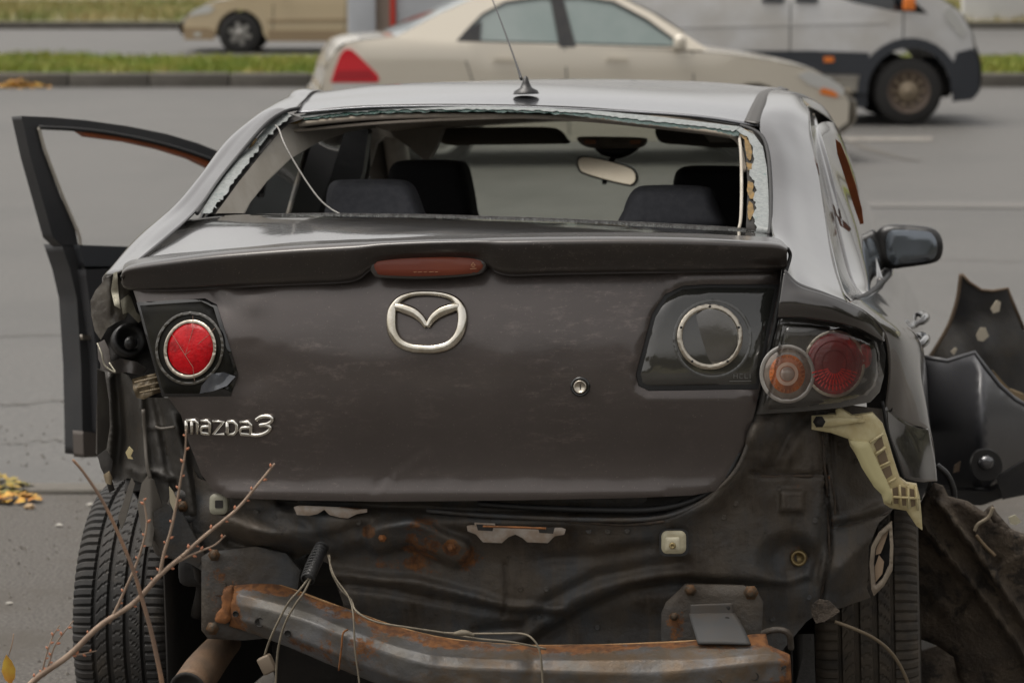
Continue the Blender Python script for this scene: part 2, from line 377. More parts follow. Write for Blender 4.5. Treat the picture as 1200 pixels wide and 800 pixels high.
def vnoise(x, y, sc, seed=0):
    """smooth value noise in numpy"""
    g = np.random.RandomState(seed).rand(64, 64); u = np.asarray(x) / sc; v = np.asarray(y) / sc
    i = np.floor(u).astype(int); j = np.floor(v).astype(int); fu = u - i; fv = v - j; fu = fu * fu * (3 - 2 * fu); fv = fv * fv * (3 - 2 * fv)
    G = lambda a, b: g[a % 64, b % 64]
    return (G(i, j) * (1 - fu) + G(i + 1, j) * fu) * (1 - fv) + (G(i, j + 1) * (1 - fu) + G(i + 1, j + 1) * fu) * fv - .5
def crumple(x, y, sc, seed=1, asp=.7):
    """folded-sheet relief: distance to random feature points"""
    r = np.random.RandomState(seed); lo = (x.min(), y.min()); hi = (x.max(), y.max()); k = int(max(4, (hi[0] - lo[0]) * (hi[1] - lo[1]) * asp / sc / sc))
    p = np.stack([r.uniform(lo[0], hi[0], k), r.uniform(lo[1], hi[1], k)], 1); d = np.full(x.shape, 1e9)
    for q in p: d = np.minimum(d, np.hypot(x - q[0], (y - q[1]) * asp))
    return np.clip(d / sc, 0, 1.2) - .5

# ================================================================== THE SETTING
def gm(name, base, base2, sc, b, bs, rough=.85, fine=None):
    m = mat(name, base, rough, col2=base2, nscale=sc, bump=b, bscale=bs, stain=fine, stain_scale=sc * 4, stain_lo=.55, stain_hi=.75)
    return m
asphalt = mat('road_asphalt', (.070, .068, .064), .62, col2=(.106, .102, .094), nscale=38, ndetail=7, bump=.004, bscale=60, stain=(.078, .076, .071), stain_scale=.30, stain_lo=.46, stain_hi=.60)
asphalt2 = mat('shoulder_asphalt', (.050, .046, .041), .9, col2=(.112, .102, .091), nscale=95, ndetail=4, bump=.006, bscale=60, stain=(.066, .058, .048), stain_scale=1.6, stain_lo=.45, stain_hi=.62)
concrete = gm('kerb_concrete', (.115, .105, .090), (.085, .078, .066), 3, .01, 20, .9)
soil = gm('verge_soil', (.17, .135, .085), (.12, .13, .05), 1.2, .02, 8, .95, (.22, .15, .07))
soil2 = gm('median_soil', (.10, .13, .04), (.20, .15, .07), 2.5, .02, 8, .95)
def zg(D):                                        # the ground rises gently beyond the near carriageway
    return float(np.interp(D, [0, 30, 34, 38, 39, 50, 90, 400], [0, 0, .08, .10, .22, .30, .62, 4]))
def strip(name, Ds, m, dz=0.0, x0=-200, x1=200, nx=2, slope=0.0):
    V = []; F_ = []; xs = np.linspace(x0, x1, nx)
    for D in Ds:
        for x in xs: V.append((x, D + slope * x, zg(D) + dz))
    for i in range(len(Ds) - 1):
        for j in range(nx - 1): a = i * nx + j; F_.append((a, a + 1, a + nx + 1, a + nx))
    return tag(mesh_obj(name, V, F_, m, None, False), kind='structure')
strip('ground', [-60, -20, 0, 4, 9.02, 30, 34, 38, 39, 50, 90, 400], soil, dz=-.03)
strip('shoulder', [-14, -4, 0, 4, 9.02], asphalt2, dz=0)
strip('road', [9.14, 12, 20, 30, 34], asphalt, dz=0.0)
strip('far_road', [38.4, 39, 50], asphalt, dz=.0)
# flush edging stones between shoulder and road, then the raised median kerb, stone by stone
kp = tag(empty('kerb', (0, 0, 0)), kind='structure')
r0 = None
for i in range(-9, 12):
    if r0 is None: r0 = box('kerbstone', (0, 0, 0), (.985, .12, .2), concrete, None, .012); o = r0
    else: o = r0.copy(); link(o)
    o.parent = kp; o.location = (i * 1.0 - .45 + 0, 9.08, -.085 + rng.uniform(-.004, .006)); o.rotation_euler = (rng.uniform(-.01, .01), 0, 0)
kp2 = tag(empty('median_kerb', (0, 0, 0)), kind='structure')
r1 = None
for i in range(-16, 17):
    if r1 is None: r1 = box('kerbstone', (0, 0, 0), (.99, .18, .34), concrete, None, .03); o = r1
    else: o = r1.copy(); link(o)
    o.parent = kp2; o.location = (i * 1.0, 34.05, .08 + rng.uniform(-.008, .008)); o.rotation_euler = (0, rng.uniform(-.006, .006), 0)
strip('median', [34.1, 35, 38.3], soil2, dz=.15)
V = []; F_ = []
for z0_, z1_, d0_, d1_ in ((-.05, .13, 50, 50), (.13, .13, 50, 50.2)):
    tag(mesh_obj('far_kerb', [(-200, d0_, zg(50) + z0_), (200, d0_, zg(50) + z0_), (200, d1_, zg(50) + z1_), (-200, d1_, zg(50) + z1_)], [(0, 1, 2, 3)], concrete, None, False), kind='structure')
strip('far_verge', [50.2, 56, 90], soil, dz=.13)
# lane marks
def mark(name, pts, m):
    return tag(mesh_obj(name, [(*W(x, y, 0)[:2], .006) for x, y in pts], [tuple(range(len(pts)))], m, None, False), kind='structure')
whitemark = mat('worn_road_paint', (.20, .188, .168), .8, col2=(.13, .12, .105), nscale=8)
mark('lane_marking', [(985, 166), (1092, 166), (1094, 161), (988, 161)], whitemark)
tarm = mat('tar_crack_fill', (.092, .085, .074), .8)
pale = mat('pale_asphalt_patch', (.125, .12, .112), .8, col2=(.108, .104, .097), nscale=2)
mark('road_patch', [(960, 243), (1700, 249), (1700, 238), (960, 237)], pale)
mark('road_crack', [(985, 163), (1015, 172), (1060, 186), (1085, 189), (1060, 188), (1012, 176)], tarm)
def crack(name, pts, wd=.012):
    rg = random.Random(len(pts) + int(pts[0][1])); Pp = cr([W(x, y) for x, y in pts], 40); V = []
    for i, p in enumerate(Pp):
        j = rg.uniform(-.03, .03); ww = wd * rg.uniform(.4, 1.3)
        V += [(p[0], p[1] + j - ww, .005), (p[0], p[1] + j + ww, .005)]
    return tag(mesh_obj(name, V, [(2 * i, 2 * i + 2, 2 * i + 3, 2 * i + 1) for i in range(39)], tarm, None, False), kind='structure')
crack('road_crack', [(-40, 476), (30, 474), (60, 470), (130, 474)]); crack('road_crack', [(-30, 522), (20, 520), (60, 516), (140, 519)], .008)
crack('road_crack', [(1060, 345), (1085, 360), (1110, 372)], .01); crack('road_crack', [(-10, 395), (60, 393), (95, 396)], .01)
crack('road_crack', [(1000, 300), (1090, 304), (1300, 310)], .008)

# grass blades on the median, dry tufts on the verge, fallen leaves
def blades(name, n, xr, yr, h, m, dz, seed):
    r = np.random.RandomState(seed); V = []; F_ = []
    x = r.uniform(*xr, n); y = r.uniform(*yr, n); hh = h * r.uniform(.4, 1.3, n) * (1 + .9 * (vnoise(x, y, 1.3, seed) + .1)); a = r.uniform(0, 6.28, n); l = r.uniform(-.5, .5, (n, 2))
    for i in range(n):
        z = zg(y[i]) + dz; wx, wy = .018 * math.cos(a[i]), .018 * math.sin(a[i]); k = len(V)
        V += [(x[i] - wx, y[i] - wy, z), (x[i] + wx, y[i] + wy, z), (x[i] + l[i, 0] * hh[i], y[i] + l[i, 1] * hh[i], z + hh[i])]; F_.append((k, k + 1, k + 2))
    return tag(mesh_obj(name, V, F_, m, None, False), kind='stuff')
g1 = mat('grass_green', (.13, .20, .02), .6, col2=(.24, .26, .03), nscale=1.5, stain=(.36, .30, .09), stain_scale=2.2, stain_lo=.48, stain_hi=.66)
g2 = mat('dry_grass', (.30, .24, .09), .7, col2=(.17, .20, .05), nscale=.8)
o = blades('median_grass', 42000, (-9, 10.5), (34.2, 38.2), .085, g1, .15, 3); tag(o, 'short green grass strip growing on the kerbed median', 'grass')
o = blades('verge_grass', 22000, (-14, 14), (50.4, 62), .16, g2, .13, 4); tag(o, 'yellowing grass on the verge beyond the far road', 'grass')
leafm = mat('yellow_leaf', (.52, .34, .04), .6, col2=(.42, .16, .02), nscale=30)
leafm2 = mat('olive_leaf', (.14, .14, .03), .6, col2=(.38, .24, .03), nscale=30)
def leaves(name, cx, cy, z, rx, ry, n, size, seed, m, hgt=.03):
    r = np.random.RandomState(seed); V = []; F_ = []
    for _ in range(n):
        q = math.sqrt(r.rand()); t = r.rand() * 6.28; x = cx + rx * q * math.cos(t); y = cy + ry * q * math.sin(t); zz = z + hgt * (1 - q) * r.rand() + .006
        A = np.array([math.cos(t * 7), math.sin(t * 7), r.uniform(-.4, .4)]); B = np.array([-math.sin(t * 7), math.cos(t * 7), r.uniform(-.4, .4)]); s = size * r.uniform(.6, 1.2); k = len(V); p = np.array([x, y, zz + s * .3])
        V += [p - A * s, p - B * s * .5 - A * s * .1, p + A * s, p + B * s * .5 - A * s * .1]; F_.append((k, k + 1, k + 2, k + 3))
    return tag(mesh_obj(name, V, F_, m, None, False), kind='stuff')
p = W(-2, 575); tag(leaves('leaf_pile', p[0], p[1], 0, .13, .10, 150, .020, 1, leafm2, .06), 'pile of yellow and olive fallen leaves by the flush kerb', 'leaves')
p = W(14, 588); tag(leaves('leaf_pile', p[0], p[1], 0, .10, .05, 60, .024, 2, leafm, .03), 'few orange fallen leaves at the near side of the leaf pile', 'leaves')
p = W(76, 95); tag(leaves('leaf_pile', p[0], 33.85, 0.06, .35, .1, 160, .05, 3, leafm, .12), 'small heap of yellow leaves against the median kerb', 'leaves')
def grit():
    r = np.random.RandomState(8); V = []; F_ = []
    for _ in range(4200):
        x = r.uniform(-2.8, 3.2); y = r.uniform(3.5, 10.5); s = r.uniform(.002, .007) * (2 if r.rand() < .03 else 1); k = len(V); c = np.array([x, y, s * .5]); a = r.rand() * 6
        V += [c + s * np.array([math.cos(a + t), math.sin(a + t), -.4]) for t in (0, 1.6, 3.1, 4.6)] + [c + np.array([0, 0, s * .7])]
        F_ += [(k, k + 1, k + 4), (k + 1, k + 2, k + 4), (k + 2, k + 3, k + 4), (k + 3, k, k + 4)]
    return tag(mesh_obj('gravel', V, F_, mat('grit', (.16, .145, .125), .9, col2=(.07, .062, .055), nscale=30), None, False), kind='stuff')
grit()
stonem = mat('tan_pebble', (.42, .30, .17), .8, col2=(.33, .22, .12), nscale=40, bump=.002, bscale=90)
def pebble(px, py, r, label, m=stonem, s=(1, .7, .5)):
    q = W(px, py); bm = bmesh.new(); bmesh.ops.create_icosphere(bm, subdivisions=2, radius=r)
    for v in bm.verts: v.co = Vector((v.co.x * s[0], v.co.y * s[1], v.co.z * s[2])) * (1 + .25 * math.sin(v.co.x * 400 + v.co.y * 270 + px))
    me = bpy.data.meshes.new('pebble'); bm.to_mesh(me); bm.free(); me.materials.append(m); o = bpy.data.objects.new('pebble', me); link(o); o.location = (q[0], q[1], r * s[2] * .8); tag(o, label, 'pebble', 'pebbles on the shoulder')
pebble(35, 596, .018, 'tan chip lying on the dark asphalt just below the leaf pile'); 
palestone = mat('pale_pebble', (.40, .38, .34), .8)
pebble(105, 593, .012, 'pale chip on the asphalt between the leaf pile and the left rear tyre', palestone); pebble(11, 708, .009, 'tiny white chip on the asphalt at the left edge', palestone)
pebble(70, 617, .012, 'grey chip on the dark asphalt midway to the left tyre', palestone)
# leaf at bottom-left
def leaf(cx, cy, D, s, ang, label, parent=None):
    pr = [(0, -1), (.35, -.6), (.48, 0), (.3, .6), (0, 1.1), (-.3, .6), (-.48, 0), (-.35, -.6)]; pts = [WD(cx + s * (x * math.cos(ang) - y * math.sin(ang)), cy - s * (x * math.sin(ang) + y * math.cos(ang)), D + .012 * abs(x)) for x, y in pr]
    mid = WD(cx, cy, D); V = [mid] + pts; V += [v + np.array([0, .0015, 0]) for v in V]; n = len(pr)
    Fc = [(0, 1 + i, 1 + (i + 1) % n) for i in range(n)] + [(n + 1, n + 2 + (i + 1) % n, n + 2 + i) for i in range(n)]
    o = mesh_obj('leaf', V, Fc, leafm, parent); return o

# dark woodland mass behind the photographer: what the paint and lamp glass mirror
def woodland():
    r = np.random.RandomState(11); V = []; F_ = []
    for _ in range(9000):
        t = r.uniform(0, 1); x = -40 + 90 * t; y = -27 - r.rand() * 7 + 5 * math.sin(t * 9); top = 4.6 + 1.4 * math.sin(t * 17) + 1.2 * math.sin(t * 41)
        z = r.rand() ** .8 * top; s = r.uniform(.25, .7); n = r.randn(3); n /= np.linalg.norm(n); a = np.cross(n, [0, 0, 1.]); a /= np.linalg.norm(a) + 1e-6; b = np.cross(n, a); c = np.array([x, y, z]); k = len(V)
        V += [c + s * a, c + s * b, c - s * a, c - s * b]; F_.append((k, k + 1, k + 2, k + 3))
    for _ in range(5200):
        t = r.uniform(0, 1); x = 17 + 12 * r.rand() + 5 * math.sin(t * 13); y = -12 + 44 * t; top = 4.2 + 2.4 * math.sin(t * 23) + 1.4 * math.sin(t * 57)
        z = r.rand() ** .8 * top; s = r.uniform(.25, .6); n = r.randn(3); n /= np.linalg.norm(n); a = np.cross(n, [0, 0, 1.]); a /= np.linalg.norm(a) + 1e-6; b = np.cross(n, a); c = np.array([x, y, z]); k = len(V)
        V += [c + s * a, c + s * b, c - s * a, c - s * b]; F_.append((k, k + 1, k + 2, k + 3))
    o = mesh_obj('woodland', V, F_, mat('woodland_leaf', (.05, .06, .025), .7, col2=(.09, .07, .03), nscale=.6), None, False)
    tag(o, 'dark mass of shrubs and trees across from the wreck', 'woodland', kind='stuff')
woodland()
# ================================================================== BACKGROUND CARS
def side_car(root, L, prof_body, wfun, arches, m_body, m_top=None, glass=None, zsill=.22, roofz=None):
    pass
def lz_sheet(name, poly, wfun, side, m, parent, off=0.0, step=.10, thick=.02, holes=(), label=None, smooth=False):
    if smooth: poly = smooth_poly(poly)
    v2, f, _ = triangulate([(p[0] * 1.0, p[1]) for p in poly], step, holes)
    P = np.stack([v2[:, 0], side * (wfun(v2[:, 0], v2[:, 1]) + off), v2[:, 1]], -1); n = len(P)
    Q = P - np.array([0, side * thick, 0]); V = list(P) + list(Q)
    faces = list(f) + [tuple(n + i for i in q[::-1]) for q in f]; cnt = set((q[i], q[(i + 1) % len(q)]) for q in f for i in range(len(q)))
    faces += [(b, a, a + n, b + n) for a, b in cnt if (b, a) not in cnt]
    o = mesh_obj(name, V, faces, m, parent, True, label)
    try: o.data.set_sharp_from_angle(angle=rad(50))
    except Exception: pass
    return o
def top_net(name, zl, wfun, m, parent, inset=0.0, crown=.03, n=13, off=0.0, wmul=1.0):
    zl = cr(zl, 30); V = []; F_ = []
    for l, z in zl:
        hw = float(wfun(np.array([l]), np.array([z]))[0]) * wmul - inset
        for j in range(n):
            t = -1 + 2 * j / (n - 1); V.append((l, t * hw, z + off + crown * (1 - t * t)))
    for i in range(len(zl) - 1):
        for j in range(n - 1): F_.append((i * n + j, (i + 1) * n + j, (i + 1) * n + j + 1, i * n + j + 1))
    return mesh_obj(name, V, F_, m, parent)
def arch(cx, cz, r, n=12): return [(cx + r * math.cos(t), cz + r * math.sin(t)) for t in np.linspace(math.pi, 0, n)]
def wheel(parent, l, y, r, wd, rim_m, hub_m, spokes=5, side=1, label=None):
    w_ = lathe('wheel', (l, y, r), (0, side, 0), [(r * .60, wd / 2 - .01), (r * .93, wd / 2 - .005), (r, wd / 2 - .035), (r, -wd / 2 + .035), (r * .93, -wd / 2), (r * .6, -wd / 2 + .01)], bgtyre, parent, 36, label)
    lathe('rim', (l, y, r), (0, side, 0), [(0, wd / 2 - .06), (r * .5, wd / 2 - .05), (r * .6, wd / 2 - .005), (r * .64, wd / 2 - .004)], rim_m, w_, 28)
    V = []; F_ = []
    for k in range(spokes):
        a = 2 * math.pi * k / spokes + .3; ca, sa = math.cos(a), math.sin(a); b = len(V)
        for (q, t, h) in ((r * .08, .05, .02), (r * .58, .035, .012), (r * .58, -.035, .012), (r * .08, -.05, .02)):
            V.append((l + q * ca - t * sa * 1, y + side * (wd / 2 - .04 + h), r + q * sa + t * ca))
        for (q, t) in ((r * .08, .05), (r * .58, .035), (r * .58, -.035), (r * .08, -.05)):
            V.append((l + q * ca - t * sa, y + side * (wd / 2 - .07), r + q * sa + t * ca))
        F_ += [(b, b + 1, b + 2, b + 3)] + [(b + i, b + 4 + i, b + 4 + (i + 1) % 4, b + (i + 1) % 4) for i in range(4)]
    mesh_obj('spokes', V, F_, hub_m, w_, False)
    lathe('hub', (l, y, r), (0, side, 0), [(0, wd / 2 + .01), (r * .15, wd / 2 + .005), (r * .2, wd / 2 - .03)], hub_m, w_, 18)
    return w_
def place(root, pos, heading):                    # local +X is forward
    root.location = pos; root.rotation_euler = (0, 0, heading)

# ---- beige saloon just behind the wreck (heading right)
kia = empty('saloon_car', group='vehicles on the road behind the wreck', label='pale beige saloon car passing close behind the wreck, facing right', cat='car')
def kw(l, z):
    l = np.asarray(l, float); z = np.asarray(z, float)
    w0 = .87 - .10 * np.clip((l - 3.6) / .9, 0, 1) ** 2 - .07 * np.clip((.8 - l) / .8, 0, 1) ** 2
    belt = .98 - .03 * (l - 1); return w0 - .02 * (z - .6) ** 2 - np.clip(z - belt, 0, 1) * .52
KL = 4.48
bodyside = [(.02, .36), (.0, .60), (.03, .78), (.10, .93), (.22, 1.03), (.62, 1.07), (1.2, 1.035), (2.0, .99), (2.9, .95), (3.32, .93), (3.8, .86), (4.15, .78), (4.38, .66), (4.47, .5), (4.46, .34), (4.3, .24)]
fa = arch(3.62, .32, .36)[::-1]; ra = arch(.98, .32, .36)[::-1]
poly = bodyside + [(4.0, .22)] + fa + [(3.2, .20), (1.4, .20)] + ra + [(.5, .24), (.2, .28)]
kb = lz_sheet('body', poly, kw, -1, beigecar, kia, step=.12); lz_sheet('body', poly, kw, 1, beigecar, kia, step=.12)
top_net('trunk_lid', [(.03, .79), (.10, .93), (.22, 1.032), (.62, 1.072)], kw, beigecar, kia, crown=.02)
top_net('rear_bumper', [(.02, .24), (-.05, .36), (-.06, .55), (.0, .66), (.05, .86)], kw, beigecar, kia, crown=0)
top_net('hood', [(3.2, .94), (3.34, .931), (3.8, .862), (4.15, .782), (4.38, .662), (4.47, .56)], kw, beigecar, kia, crown=.03)
top_net('front_bumper', [(4.46, .62), (4.53, .5), (4.52, .34), (4.38, .22)], kw, beigecar, kia, crown=0)
top_net('roof', [(1.35, 1.40), (1.6, 1.45), (2.0, 1.475), (2.35, 1.46), (2.5, 1.43)], kw, beigecar, kia, crown=.02)
top_net('rear_window', [(.61, 1.068), (1.0, 1.262), (1.34, 1.407)], kw, bgglass, kia, crown=.02, inset=.004)
top_net('windscreen', [(2.5, 1.43), (2.85, 1.24), (3.2, .98)], kw, bgglass, kia, crown=.03, inset=.02)
# greenhouse frame and glass on both sides
green = [(.60, 1.06), (1.0, 1.26), (1.34, 1.405), (1.7, 1.455), (2.1, 1.465), (2.45, 1.43), (2.8, 1.25), (3.25, .95), (2.0, .99), (1.2, 1.035)]
win = [(1.16, 1.045), (1.22, 1.13), (1.36, 1.25), (1.55, 1.345), (1.85, 1.385), (2.2, 1.385), (2.45, 1.345), (2.72, 1.20), (3.02, .99)]
for s in (-1, 1):
    lz_sheet('door_frame', green, kw, s, beigecar, kia, off=-.002, step=.1, holes=[win]); 
    g_ = lz_sheet('side_window', win, kw, s, bgglass, kia, off=-.012, step=.1, thick=.006)
    lz_sheet('window_pillar', [(1.98, .985), (2.12, .985), (2.04, 1.39), (1.93, 1.39)], kw, s, blackpl, kia, off=.003, step=.08, thick=.01)
    lz_sheet('quarter_trim', [(1.14, 1.04), (1.32, 1.035), (1.34, 1.20), (1.22, 1.13)], kw, s, blackpl, kia, off=.003, step=.08, thick=.01)
    lz_sheet('window_seal', [(1.12, 1.035), (1.21, 1.13), (1.35, 1.26), (1.55, 1.36), (1.85, 1.40), (2.2, 1.40), (2.47, 1.36), (2.74, 1.215), (3.06, .975)], kw, s, blackpl, kia, off=.002, step=.1, thick=.01, holes=[win])
    lz_sheet('tail_lamp', [(.08, .70), (.11, .80), (.16, .93), (.20, .975), (.25, .97), (.31, .92), (.40, .83), (.46, .77), (.48, .73), (.46, .70)], kw, s, bgred, kia, off=.008, step=.06)
    lz_sheet('lamp_lower', [(.10, .72), (.14, .80), (.40, .80), (.45, .73)], kw, s, mat('deep_red_lens', (.40, .01, .02), .2, coat=1) if 'deep_red_lens' not in MATS else MATS['deep_red_lens'], kia, off=.013, step=.06)
    lz_sheet('reverse_lamp', [(.09, .63), (.10, .69), (.46, .69), (.44, .64)], kw, s, headlampm, kia, off=.008, step=.06)
    lz_sheet('headlamp', [(4.10, .66), (4.0, .74), (4.1, .78), (4.28, .72), (4.42, .62), (4.40, .56)], kw, s, headlampm, kia, off=.010, step=.06)
    lz_sheet('indicator', [(4.20, .585), (4.22, .635), (4.31, .61), (4.37, .57), (4.34, .55)], kw, s, orangem, kia, off=.014, step=.06)
    for hx in (1.42, 2.36): lz_sheet('door_handle', [(hx, .87), (hx + .02, .90), (hx + .19, .89), (hx + .20, .86)], kw, s, beigecar, kia, off=.03, step=.05)
    for (a, b) in (((2.02, .99), (2.06, .25)), ((3.1, .94), (3.12, .3)), ((1.15, 1.0), (1.25, .7))):
        lz_sheet('door_gap', [(a[0], a[1]), (a[0] + .01, a[1]), (b[0] + .01, b[1]), (b[0], b[1])], kw, s, rubber, kia, off=.002, step=.2, thick=.004)
    lz_sheet('side_moulding', [(1.3, .55), (1.3, .60), (3.2, .57), (3.2, .52)], kw, s, beigecar, kia, off=.015, step=.2)
    mr = box('door_mirror', (2.98, s * .93, 1.02), (.10, .16, .13), beigecar, kia, .04)
    for lx in (.98, 3.62): wheel(kia, lx, s * .75, .31, .2, rimm, rimm, 7, s)
a_k = rad(6.5)
nose = WD(993, 140, 22.4)
tail = WD(392, 100, 23.3)
ck = 22.7
place(kia, (-1.67, 23.45, 0), a_k)

# ---- champagne saloon on the far road (heading left)
gold = empty('saloon_car', group='vehicles on the road behind the wreck', label='champagne coloured saloon on the far road with its front at the left', cat='car')
poly2 = [(.0, .5), (.02, .8), (.15, 1.0), (.6, 1.06), (1.2, 1.0), (2.9, .94), (3.25, .92), (3.7, .84), (4.1, .74), (4.38, .60), (4.46, .45), (4.44, .3), (4.2, .22)] + arch(3.62, .32, .35)[::-1] + [(3.2, .2), (1.4, .2)] + arch(.95, .32, .35)[::-1] + [(.3, .26)]
for s in (-1, 1):
    lz_sheet('body', poly2, kw, s, goldcar, gold, step=.14)
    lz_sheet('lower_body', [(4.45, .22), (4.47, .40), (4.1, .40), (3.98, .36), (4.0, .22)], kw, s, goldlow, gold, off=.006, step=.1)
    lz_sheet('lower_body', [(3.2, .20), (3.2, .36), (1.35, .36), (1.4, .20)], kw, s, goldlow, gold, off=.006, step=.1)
    lz_sheet('door_frame', green, kw, s, goldcar, gold, off=-.002, step=.1, holes=[win]); lz_sheet('side_window', win, kw, s, bgglass, gold, off=-.012, step=.1, thick=.006)
    lz_sheet('headlamp', [(4.05, .62), (3.98, .70), (4.1, .74), (4.30, .66), (4.40, .56)], kw, s, headlampm, gold, off=.01, step=.06)
    lz_sheet('fog_lamp', [(4.2, .27), (4.2, .33), (4.3, .33), (4.3, .27)], kw, s, headlampm, gold, off=.01, step=.06)
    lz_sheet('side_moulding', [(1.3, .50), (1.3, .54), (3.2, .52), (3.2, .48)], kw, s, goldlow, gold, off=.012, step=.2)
    for (a, b) in (((2.02, .99), (2.06, .25)), ((3.1, .94), (3.12, .3))):
        lz_sheet('door_gap', [(a[0], a[1]), (a[0] + .012, a[1]), (b[0] + .012, b[1]), (b[0], b[1])], kw, s, rubber, gold, off=.002, step=.2, thick=.004)
    box('door_mirror', (2.98, s * .93, 1.0), (.10, .16, .13), blackpl, gold, .04)
    for lx in (.95, 3.62): wheel(gold, lx, s * .76, .315, .2, bgtyre, rimm, 6, s)
top_net('trunk_lid', [(.02, .8), (.15, 1.0), (.6, 1.07)], kw, goldcar, gold, crown=.02)
top_net('hood', [(3.2, .93), (3.26, .921), (3.7, .842), (4.1, .742), (4.38, .602)], kw, goldcar, gold, crown=.03)
top_net('front_bumper', [(4.38, .62), (4.52, .45), (4.5, .3), (4.35, .22)], kw, goldcar, gold, crown=0)
top_net('roof', [(1.35, 1.40), (1.6, 1.45), (2.0, 1.475), (2.35, 1.46), (2.5, 1.43)], kw, goldcar, gold, crown=.02)
top_net('rear_window', [(.6, 1.07), (1.0, 1.25), (1.35, 1.40)], kw, bgglass, gold, crown=.02, inset=.04)
top_net('windscreen', [(2.5, 1.43), (2.85, 1.24), (3.2, .98)], kw, bgglass, gold, crown=.03, inset=.02)
place(gold, (-.42, 41.6, zg(41) - .03), math.pi)

# ---- white delivery van (heading right)
van = empty('white_van', group='vehicles on the road behind the wreck', label='white van with black lower cladding and brown steel wheel, facing right', cat='van')
VL = 5.5
def vw(l, z):
    l = np.asarray(l, float); z = np.asarray(z, float)
    return .98 - .16 * np.clip((l - 4.6) / .9, 0, 1) ** 2 - .03 * (z - .8) ** 2 * 1.0 - np.clip(z - 1.25, 0, 2) * .10
vside = [(0, .45), (0, 2.3), (.1, 2.42), (3.2, 2.45), (3.6, 2.38), (4.1, 1.80), (4.45, 1.50), (4.82, 1.29), (5.02, 1.16), (5.15, .95), (5.20, .70)]
vfa = arch(4.52, .36, .43)[::-1]; vra = arch(1.1, .36, .42)[::-1]
vwin = [(3.60, 1.36), (3.60, 2.0), (3.80, 2.0), (4.16, 1.60), (4.70, 1.13), (4.35, 1.16), (3.95, 1.24)]
for s in (-1, 1):
    lz_sheet('body', vside + [(5.19, .62), (4.97, .62)] + vfa[1:-1] + [(4.07, .5), (1.54, .5)] + vra[1:-1] + [(.66, .45)], vw, s, whitecar, van, step=.16, holes=[vwin])
    lz_sheet('side_window', vwin, vw, s, mat('van_dark_glass', (.015, .017, .02), .1, coat=1) if s < 0 else MATS['van_dark_glass'], van, off=-.012, step=.12, thick=.006)
    lz_sheet('cladding', [(1.6, .56), (1.6, .76), (3.5, .76), (4.1, .74), (4.10, .52)], vw, s, bgblack, van, off=.022, step=.1)
    lz_sheet('wheel_arch_trim', [(4.52 + .53 * math.cos(t), .36 + .53 * math.sin(t)) for t in np.linspace(math.pi * 1.02, -.02, 16)] + [(4.52 + .43 * math.cos(t), .36 + .43 * math.sin(t)) for t in np.linspace(-.02, math.pi * 1.02, 16)], vw, s, bgblack, van, off=.024, step=.07, thick=.03)
    lz_sheet('front_bumper', [(4.97, .24), (4.96, .60), (5.0, .74), (5.17, .78), (5.24, .66), (5.25, .36), (5.18, .26)], vw, s, bgblack, van, off=.02, step=.1, thick=.03)
    lz_sheet('sill', [(1.6, .36), (1.6, .56), (4.06, .52), (4.07, .34)], vw, s, silverdirty, van, off=.0, step=.12)
    lz_sheet('side_marker', [(3.64, .645), (3.64, .70), (3.74, .70), (3.74, .645)], vw, s, orangem, van, off=.034, step=.08)
    lz_sheet('headlamp', [(4.88, 1.06), (4.86, 1.16), (4.92, 1.21), (5.0, 1.12), (5.11, .94), (5.06, .88)], vw, s, headlampm, van, off=.012, step=.07)
    for hx in (3.02, 3.36): lz_sheet('door_handle', [(hx - .02, 1.25), (hx, 1.30), (hx + .22, 1.29), (hx + .2, 1.24)], vw, s, bgblack, van, off=.025, step=.06)
    for x_ in (3.29, 4.44, 1.75): lz_sheet('door_gap', [(x_, .6), (x_, 2.3 if x_ < 4 else 1.5), (x_ + .012, 2.3 if x_ < 4 else 1.5), (x_ + .012, .6 if x_ < 4 else .95)], vw, s, rubber, van, off=.002, step=.3, thick=.003)
    lz_sheet('side_crease', [(1.6, .98), (1.6, 1.0), (4.3, 1.06), (4.3, 1.04)], vw, s, whitecar, van, off=.008, step=.3)
    vm = box('door_mirror', (4.46, s * 1.14, 1.42), (.14, .22, .38), bgblack, van, .04); box('mirror_indicator', (4.46, s * 1.22, 1.24), (.12, .10, .14), orangem, vm, .02)
    for lx in (4.52, 1.1):
        wv = wheel(van, lx, s * .86, .345, .22, rimrust, hubm, 0, s)
        lathe('hub_cap', (lx, s * .86, .345), (0, s, 0), [(0, .10), (.075, .10), (.105, .085), (.11, .05)], hubm, wv, 20)
        for k in range(10): lathe('wheel_nut', (lx + .145 * math.cos(k * .628), s * .86, .345 + .145 * math.sin(k * .628)), (0, s, 0), [(.022, .05), (.020, .085), (0, .09)], hubm, wv, 8)
    lz_sheet('mud_flap', [(3.98, .18), (3.98, .5), (4.10, .5), (4.10, .18)], vw, s, bgblack, van, off=-.05, step=.1)
top_net('roof', [(0, 2.35), (.1, 2.42), (3.2, 2.45), (3.6, 2.38)], vw, whitecar, van, crown=.05)
top_net('windscreen', [(3.6, 2.38), (4.1, 1.80), (4.45, 1.50)], vw, MATS['van_dark_glass'], van, crown=.05, inset=.04)
top_net('hood', [(4.45, 1.50), (4.82, 1.295), (5.02, 1.165), (5.16, .95), (5.21, .74)], vw, whitecar, van, crown=.03)
top_net('front_bumper', [(5.21, .80), (5.27, .60), (5.26, .36), (5.18, .26)], vw, bgblack, van, crown=.0)
box('underbody', (2.8, 0, .42), (4.4, 1.5, .3), darkvoid, van, .05)
vc = W(1062, 147, 0)
place(van, (vc[0] - 4.52 * math.cos(rad(1.0)) + .0, vc[1] + .86, 0), rad(1.0))

